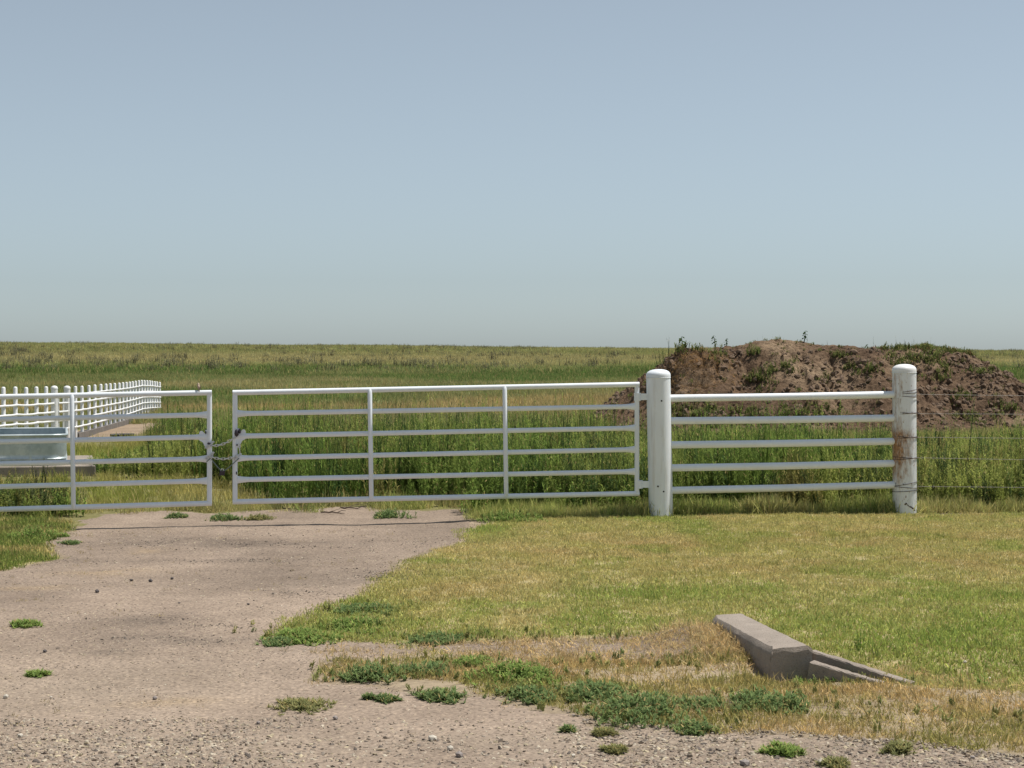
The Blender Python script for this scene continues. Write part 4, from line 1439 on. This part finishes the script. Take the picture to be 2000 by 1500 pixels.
# ------------------------------------------------------------------ white pipe pen
us = [147.3, 160, 173.7, 185.3, 197, 207, 215.3, 224, 232.8, 240, 246.8, 253.3, 258.9, 264.8, 271, 276.6, 282, 287.4, 292.5, 297, 302, 306.5, 311.9]
vtop = np.interp(us, [147, 160, 197, 232, 257, 276, 292, 312], [754, 753.5, 750, 747.5, 745, 742, 743, 746])
FH = .98
RF = [.16, .325, .49, .655, .82]
def pen_section(pts, label, prad, rrad, sagw=.004, extra=None):
    """pts: list of (x, y, ztop)"""
    root = empty('pipe_pen_fence', (pts[0][0], pts[0][1], pts[0][2] - FH))
    for (px_, py_, zt) in pts:
        m = MB().lathe((px_, py_, zt - FH - .15), [(prad, 0), (prad, FH + .15 - prad * .7), (prad * .75, FH + .15 - prad * .2), (prad * .3, FH + .15)], 12)
        rel(root, m.build('post', 'paint_pen'))
    for f in RF:
        P = []
        for i, (px_, py_, zt) in enumerate(pts):
            P.append(np.array([px_ + prad * .95, py_, zt - f * FH + (.002 if i % 2 else -.002)]))
            if i < len(pts) - 1:
                nx_ = pts[i + 1]
                P.append(np.array([(px_ + nx_[0]) / 2 + prad * .95, (py_ + nx_[1]) / 2, (zt + nx_[2]) / 2 - f * FH - sagw]))
        if extra is not None:
            P = [np.array([extra[0], extra[1], extra[2] - f * FH])] + P
        rel(root, MB().tube(P, rrad, 10).build('rail', 'paint_pen'))
    tag(root, label, 'fence', 'sections of the white pipe pen')
    return root
ptsR = []
for i, (u, v) in enumerate(zip(us, vtop)):
    D = 36.4 + 21.5 * i / 22
    p = at_y(u, v, D); ptsR.append((p[0], D, p[2]))
def penlarge(u, v, D, label, r=.062):
    p = at_y(u, v, D)
    root = empty('pen_post', (p[0], D, p[2] - FH))
    body = MB().lathe((p[0], D, p[2] - FH - .15), [(r, 0), (r, FH + .10)], 20)
    rel(root, body.build('post_pipe', 'paint_pen'))
    dome = [(r * 1.06, 0), (r * 1.06, .015), (r * .9, .04), (r * .5, .055), (r * .1, .06)]
    rel(root, MB().lathe((p[0], D, p[2] - .052), dome, 20).build('dome_cap', 'paint_pen'))
    tag(root, label, 'post', 'stout posts of the pen gateway')
    return p
pb = penlarge(131, 754, 35.3, 'stout white pen post at the start of the long receding run')
pa = penlarge(106, 754, 33.9, 'stout white pen post at the end of the run behind the tank')
pen_section(ptsR, 'long white pipe pen fence receding from the stock tank over bare dirt', .033, .019, extra=(pb[0], 35.3, pb[2]))
ptsL = []
for u, v, D in ((-52, 757, 28.9), (-22, 756.5, 29.9), (6.6, 755.5, 30.7), (30, 755, 31.4), (51, 756, 32.1), (71, 755, 32.8), (90, 754.5, 33.4)):
    p = at_y(u, v, D); ptsL.append((p[0], D, p[2]))
pen_section(ptsL[::-1], 'white pipe pen fence directly behind the galvanised tank', .036, .020, extra=(pa[0], 33.9, pa[2]))
# little walk gate between the stout posts
wg = empty('pen_gate', ((pa[0] + pb[0]) / 2, 34.6, pa[2] - FH))
for f in (.19, .325, .49, .655, .82):
    rel(wg, MB().tube([np.array([pa[0] + .05, 34.0, pa[2] - f * FH]), np.array([pb[0] + .04, 35.25, pb[2] - f * FH])], .019, 10).build('rail', 'paint_pen'))
for t in (.12, .5, .88):
    x_ = pa[0] + (pb[0] - pa[0]) * t + .045; y_ = 33.9 + 1.4 * t
    rel(wg, MB().tube([(x_, y_, pa[2] - .17 * FH), (x_, y_, pa[2] - .85 * FH)], .016, 10).build('upright', 'paint_pen'))
tag(wg, 'narrow white pipe gate between the two stout pen posts', 'gate')
# low concrete kerb the long run stands on
kb = MB()
for i in range(0, 22):
    a = np.array(ptsR[i]); b = np.array(ptsR[i + 1])
    a[2] = ptsR[i][2] - FH; b[2] = ptsR[i + 1][2] - FH
    d = (b - a); d2 = d / np.linalg.norm(d); s_ = np.array([d2[1], -d2[0], 0])
    kb.box((a + b) / 2 + np.array([0, 0, -.06]), d / 2, s_ * .07, np.array([0, 0, .11]))
ko = kb.build('kerb', 'curb', smooth_=False)
tag(ko, 'low dark concrete kerb under the long white pen fence', 'kerb')

# ------------------------------------------------------------------ concrete headwall and its two beams
def headwall():
    root = empty('culvert_headwall', gp(1545, 1312))
    zt = .145
    n0 = [gp(1505, 1266, zt), gp(1587, 1263, zt)]; f0 = [gp(1384, 1201, zt), gp(1452, 1197.5, zt)]
    V, F = [], []
    NS = 30
    rnd = random.Random(3)
    # cross-section: left bottom, left chamfer low, left chamfer top, right top edge, right bottom
    for i in range(NS + 1):
        t = i / NS
        l = n0[0] * (1 - t) + f0[0] * t; r_ = n0[1] * (1 - t) + f0[1] * t
        if t > .88:                                    # rounded far corner
            q = (t - .88) / .12
            l = l + (r_ - l) * .10 * q * q
        j = lambda a: np.array([rnd.uniform(-a, a), rnd.uniform(-a, a), rnd.uniform(-a, a) * .8])
        w = (r_ - l) / np.linalg.norm(r_ - l)
        a = .003 if i > 1 else .012
        V += [l + np.array([0, 0, -.42]), l + np.array([0, 0, -.046]) + j(.002), l + w * .006 + np.array([0, 0, -.026]) + j(.002), l + w * .026 + np.array([0, 0, -.004]) + j(a),
              l + w * .075 + j(a * .6), l * .45 + r_ * .55 + j(a * .6), r_ - w * .018 + j(a), r_ + np.array([0, 0, -.016]) + j(a), r_ + np.array([0, 0, -.42])]
    K = 9
    for i in range(NS):
        for k in range(K - 1):
            F.append([i * K + k, i * K + k + 1, (i + 1) * K + k + 1, (i + 1) * K + k])
    # near end: broken, ragged top edge dropping to the plain face
    e0 = len(V)
    d = (n0[0] - f0[0]); d /= np.linalg.norm(d)
    for k in range(K):
        p = V[k] + d * .012
        if 1 <= k <= K - 2:
            p = p + np.array([0, 0, -.014 - rnd.uniform(0, .016)]) - d * rnd.uniform(0, .014)
        V.append(p)
    for k in range(K - 1):
        F.append([k + 1, k, e0 + k, e0 + k + 1])
    F.append([e0 + k for k in range(K)])
    F.append([NS * K + k for k in range(K)][::-1])
    o = mesh_obj('wall_block', V, F, 'concrete', None, True)
    o.data.set_sharp_from_angle(angle=R(28))
    rel(root, o)
    tag(root, 'weathered concrete culvert headwall sticking out of the verge', 'headwall')
headwall()
def beam(us_, w, label):
    (u0, v0, z0), (u1, v1, z1) = us_
    a, b = gp(u0, v0, z0), gp(u1, v1, z1)
    d = b - a; Ld = np.linalg.norm(d); d /= Ld
    s_ = np.cross(d, [0, 0, 1]); s_ /= np.linalg.norm(s_)
    upv = np.cross(s_, d)
    V, F = [], []
    rnd = random.Random(int(u1))
    N = 18
    for i in range(N + 1):
        p = a + d * Ld * i / N
        j = lambda q: np.array([rnd.uniform(-q, q) for _ in range(3)])
        V += [p - s_ * w - upv * .16, p - s_ * w - upv * .006 + j(.0025), p - s_ * (w - .006) + j(.0025), p + s_ * (w - .006) + j(.0025), p + s_ * w - upv * .006 + j(.0025), p + s_ * w - upv * .16]
    for i in range(N):
        for k in range(5):
            F.append([i * 6 + k, i * 6 + k + 1, (i + 1) * 6 + k + 1, (i + 1) * 6 + k])
    F += [list(range(6)), [N * 6 + k for k in range(6)][::-1]]
    me = mesh_obj('concrete_beam', V, F, 'concrete', None, False)
    tag(me, label, 'beam')
beam(((1588, 1270, .112), (1783, 1332, .005)), .030, 'longer thin concrete beam running down from the headwall beside the lawn')
beam(((1586, 1291, .075), (1724, 1332, .004)), .028, 'shorter thin concrete beam running down from the headwall, on its verge side')

# ------------------------------------------------------------------ single weeds and stones on the gravel
def weed_clump(u, v, wpx, hpx, mat, label, group=None, n=None, leaf=.045, name='weed_clump'):
    c = gp(u, v)
    c[2] = H(c[0], c[1])
    rx = wpx / 2 / FPX * c[1] * (1.18 if wpx > 30 else 1); hz = hpx / FPX * c[1] * (.74 if n is None else 1)
    V, F, T = [], [], []
    n = n or int(40 + rx * 760)
    ph = [random.uniform(0, 6.28) for _ in range(4)]
    lobes = [(random.uniform(-.55, .55), random.uniform(-.6, .6), random.uniform(.3, .6)) for _ in range(5)] if rx > .06 else [(0, 0, .8)]
    for i in range(n):
        a = random.uniform(0, 2 * math.pi)
        if random.random() < .75:
            lx, ly, lr = random.choice(lobes)
        else:
            lx, ly, lr = 0, 0, 1.0
        q = lr * math.sqrt(random.random()) * (1 + .25 * math.sin(3 * a + ph[0]) + .15 * math.sin(5 * a + ph[1]))
        b = np.array([(lx + q * math.cos(a)) * rx, (ly + q * math.sin(a)) * rx * 1.1, 0])
        q = min(1.0, np.linalg.norm(b[:2]) / rx) * rx
        b[2] = H(c[0] + b[0], c[1] + b[1]) - c[2]
        hs = hz * (1 - .6 * (q / rx) ** 2) * random.uniform(.35, 1.0) ** 1.3
        ln = random.uniform(.0, .6) if n > 14 else random.uniform(0, .12)
        d = np.array([math.cos(a) * ln, math.sin(a) * ln, 1]); d /= np.linalg.norm(d)
        t0 = random.random() * .85
        blade(V, F, T, b, d, hs, .005, 0, t0 * .5, np.array([1, 0, 0]))
        for k in range(8):
            f = .15 + .85 * k / 7
            w = random.uniform(0, 2 * math.pi); el = random.uniform(.1, 1.1)
            blade(V, F, T, b + d * hs * f, (math.cos(w) * math.cos(el), math.sin(w) * math.cos(el), math.sin(el)), leaf * random.uniform(.6, 1.2) * (1.1 - .4 * f), .0085, .3,
                  min(.9, t0 * .6 + .4 * random.random()) if random.random() > .07 else .99)
    o = mesh_obj(name, V, F, mat, None, False)
    set_tone(o.data, T)
    o.location = tuple(c)
    tag(o, label, 'weed', group or 'weeds growing in the gravel')
    return o
for u, v, w, h, mt, lb in (
    (735, 1326, 120, 42, 'matweed', 'bushy dark green weed patch at the tip of the grass band nearest the drive'),
    (830, 1316, 100, 30, 'matweed', 'low green weed patch merging with the bushy patch at the band tip'),
    (925, 1300, 80, 24, 'lightweed', 'small bright green weed patch above the widest mat in the band'),
    (1000, 1330, 170, 46, 'lightweed', 'wide bright green weed mat in the middle of the verge band'),
    (1040, 1368, 110, 30, 'matweed', 'dark weed mat under the wide bright green mat'),
    (1150, 1362, 150, 34, 'matweed', 'long dark weed mat linking the bright mat to the big front mat'),
    (1270, 1400, 210, 56, 'matweed', 'largest dark green weed mat at the gravel edge'),
    (1375, 1385, 70, 26, 'matweed', 'dark weed tail on the headwall side of the largest mat'),
    (1502, 1380, 150, 42, 'matweed', 'dark green weed cushion in the dry grass below the headwall'),
    (865, 1366, 90, 30, 'matweed', 'grey green weed alone on the gravel below the band tip'),
    (720, 1370, 16, 14, 'matweed', 'tiny pair of weed tufts on bare gravel'),
    (755, 1373, 40, 15, 'matweed', 'small sprawling weed next to the tiny tufts on bare gravel'),
    (1350, 1432, 70, 34, 'matweed', 'loose leggy weed at the foot of the largest mat'),
    (1532, 1472, 66, 30, 'lightweed', 'round bright weed alone on the gravel below the weed cushion'),
    (1757, 1470, 60, 30, 'paleweed', 'pale dry weed on the gravel edge below the beams'),
    (583, 1386, 105, 12, 'paleweed', 'flat pale green weed strip alone on the open gravel'),
    (545, 1256, 60, 18, 'matweed', 'dark green tuft at the tip of the lawn tongue'),
    (640, 1192, 26, 20, 'paleweed', 'pair of upright olive sprigs at the lawn corner'),
    (600, 1246, 150, 26, 'lightweed', 'bright green mat along the tip of the lawn tongue'),
    (700, 1226, 120, 26, 'lightweed', 'bright green mat in the middle of the lawn tongue'),
    (715, 1192, 110, 22, 'matweed', 'green mat on the lawn corner above the tongue'),
    (850, 1252, 130, 18, 'matweed', 'low dark green mat along the lower lawn edge by the straw'),
    (50, 1228, 60, 20, 'lightweed', 'green weed tuft by the left edge of the drive'),
    (75, 1320, 40, 14, 'lightweed', 'small flat weed on open gravel below the dark stains'),
    (138, 1050, 34, 10, 'matweed', 'small dark tuft on the gravel in front of the bird gate'),
    (120, 1036, 26, 10, 'lightweed', 'small light tuft close under the bird gate'),
    (1630, 1498, 50, 20, 'paleweed', 'pale weed on the gravel at the roadside'),
    (1180, 1440, 40, 12, 'paleweed', 'pale sprig on the gravel below the largest mat'),
    (1200, 1470, 40, 14, 'paleweed', 'thin pale sprig on open roadside gravel'),
    (1110, 1432, 24, 14, 'matweed', 'small dark sprig on gravel beside the largest mat'),
    (1680, 1270, 22, 60, 'lightweed', 'single tall green weed standing in the lawn behind the beams'),
    (1925, 1330, 50, 60, 'lightweed', 'tall green weed at the far end of the ditch'),
    (1560, 1318, 60, 20, 'lightweed', 'green grass tuft at the foot of the headwall end'),
    (1640, 1322, 50, 24, 'lightweed', 'green tuft against the shorter concrete beam'),
    (440, 1004, 60, 20, 'matweed', 'dark weeds under the gap between the two gates'),
    (770, 1000, 80, 24, 'matweed', 'dark weeds under the middle upright of the hinged gate'),
    (505, 1004, 50, 16, 'paleweed', 'dry weeds under the latch end of the hinged gate'),
    (1000, 1012, 110, 30, 'lightweed', 'bright green grass clump under the hinged gate where gravel ends'),
    (70, 1040, 90, 44, 'lightweed', 'leafy light green bush under the bird gate'),
    (345, 1000, 40, 14, 'matweed', 'small dark weed under the bottom rail of the bird gate'),
):
    weed_clump(u, v, w, h, mt, lb, n=7 if lb.startswith(('single tall', 'pair of', 'tall green')) else None)

RS = [stone_proto('loose_stone', 'rock', .3, .8).data for _ in range(4)]
def loose(u, v, wpx, mat, label):
    c = gp(u, v); s = wpx / FPX * c[1]
    me = random.choice(RS).copy(); me.materials.clear(); me.materials.append(M[mat])
    o = bpy.data.objects.new('stone', me)
    scene.collection.objects.link(o)
    o.scale = (s, s * .9, s * .75); o.rotation_euler = (0, 0, random.uniform(0, 6))
    o.location = (c[0], c[1], H(c[0], c[1]) + .008 + s * .14)
    tag(o, label, 'stone', 'larger stones on the driveway')
for u, v, w in ((190, 1158, 11), (257, 1132, 10), (294, 1133, 11), (336, 1128, 8), (350, 1180, 8), (1110, 1225, 8), (88, 1278, 10), (485, 1181, 8)):
    loose(u, v, w, 'rock_dark', 'dark stone lying on the smooth upper part of the driveway')
for u, v, w in ((303, 1370, 12), (655, 1412, 14), (897, 1481, 20), (1455, 1497, 22), (505, 1420, 10), (1120, 1402, 9), (1900, 1484, 16)):
    loose(u, v, w, 'rock', 'grey stone lying on the coarse gravel near the road')
for u, v, w in ((12, 1366, 14), (100, 1366, 9), (845, 1450, 20), (880, 1470, 16), (1604, 1496, 24), (1120, 1480, 14), (40, 1440, 12)):
    loose(u, v, w, 'rock_pale', 'pale stone lying on the coarse gravel, lighter than the gravel around it')
for u, v, w in ((1885, 1282, 9), (1933, 1298, 9)):
    loose(u, v, w, 'rock_pale', 'pale stone lying in the grass of the ditch beyond the beams')

# dead twigs on the gravel under the hinged gate
def twig(u, v, wpx, label):
    c = gp(u, v, -.05); L_ = wpx / FPX * c[1]
    m = MB()
    z0 = H(c[0], c[1]) + .012
    pts = [np.array([c[0] + L_ * (t - .5), c[1] + random.uniform(-.03, .03), z0 + random.uniform(0, .02)]) for t in np.linspace(0, 1, 7)]
    m.tube(pts, [.008, .010, .009, .008, .007, .005, .003], 6)
    for k in (2, 4):
        p = pts[k]; m.tube([p, p + np.array([.05, random.choice((-.06, .06)), .02]), p + np.array([.11, random.choice((-.1, .1)), .03])], [.005, .004, .002], 5)
    tag(m.build('twig', 'twig'), label, 'twig', 'dead twigs on the gravel')
twig(585, 997, 60, 'dead forked twig on the gravel under the latch half of the hinged gate')
twig(690, 994, 50, 'dead forked twig on the gravel beside the middle upright of the hinged gate')
twig(650, 1004, 46, 'dead forked twig alone on the gravel in front of the hinged gate')

# ragged sprigs of the same weeds spreading round the mats
SPR = [weed_proto('mat_sprig', .05, 3, 7, .026, .006, .035) for _ in range(4)]
sx2, sy2, sc2 = [], [], []
for u, v, ru, rv, n_ in ((735, 1322, 110, 14, 90), (840, 1312, 110, 12, 80), (930, 1298, 90, 10, 50), (1000, 1325, 130, 16, 110), (1060, 1358, 120, 12, 90), (1170, 1356, 120, 12, 90), (1270, 1390, 140, 18, 150),
                         (1390, 1380, 90, 10, 60), (1500, 1374, 120, 14, 90), (865, 1362, 60, 8, 30), (1350, 1420, 60, 10, 30), (620, 1238, 110, 12, 110), (700, 1218, 90, 12, 80), (720, 1188, 100, 10, 80), (860, 1246, 130, 7, 70),
                         (1130, 1300, 160, 8, 60), (1250, 1298, 160, 8, 50), (1150, 1246, 180, 7, 70), (1000, 1248, 120, 6, 40), (1690, 1330, 140, 8, 50), (1850, 1400, 200, 18, 60)):
    for _ in range(int(n_ * .38)):
        p = gp(u + RNG.normal() * ru * .62, v + RNG.normal() * rv * .75)
        sx2.append(p[0]); sy2.append(p[1]); sc2.append(RNG.uniform(.5, 1.3))
sx2, sy2, sc2 = np.array(sx2), np.array(sy2), np.array(sc2)
cm = RNG.random((len(sx2), 1))
scatter('weed_sprigs', SPR, stack(sx2, sy2, .002), sc2, (np.array([.21, .27, .10]) * cm + np.array([.42, .40, .16]) * (1 - cm)) * RNG.uniform(.75, 1.2, (len(sx2), 1)), 'small ragged green sprigs spreading between the weed mats', tilt=.3)
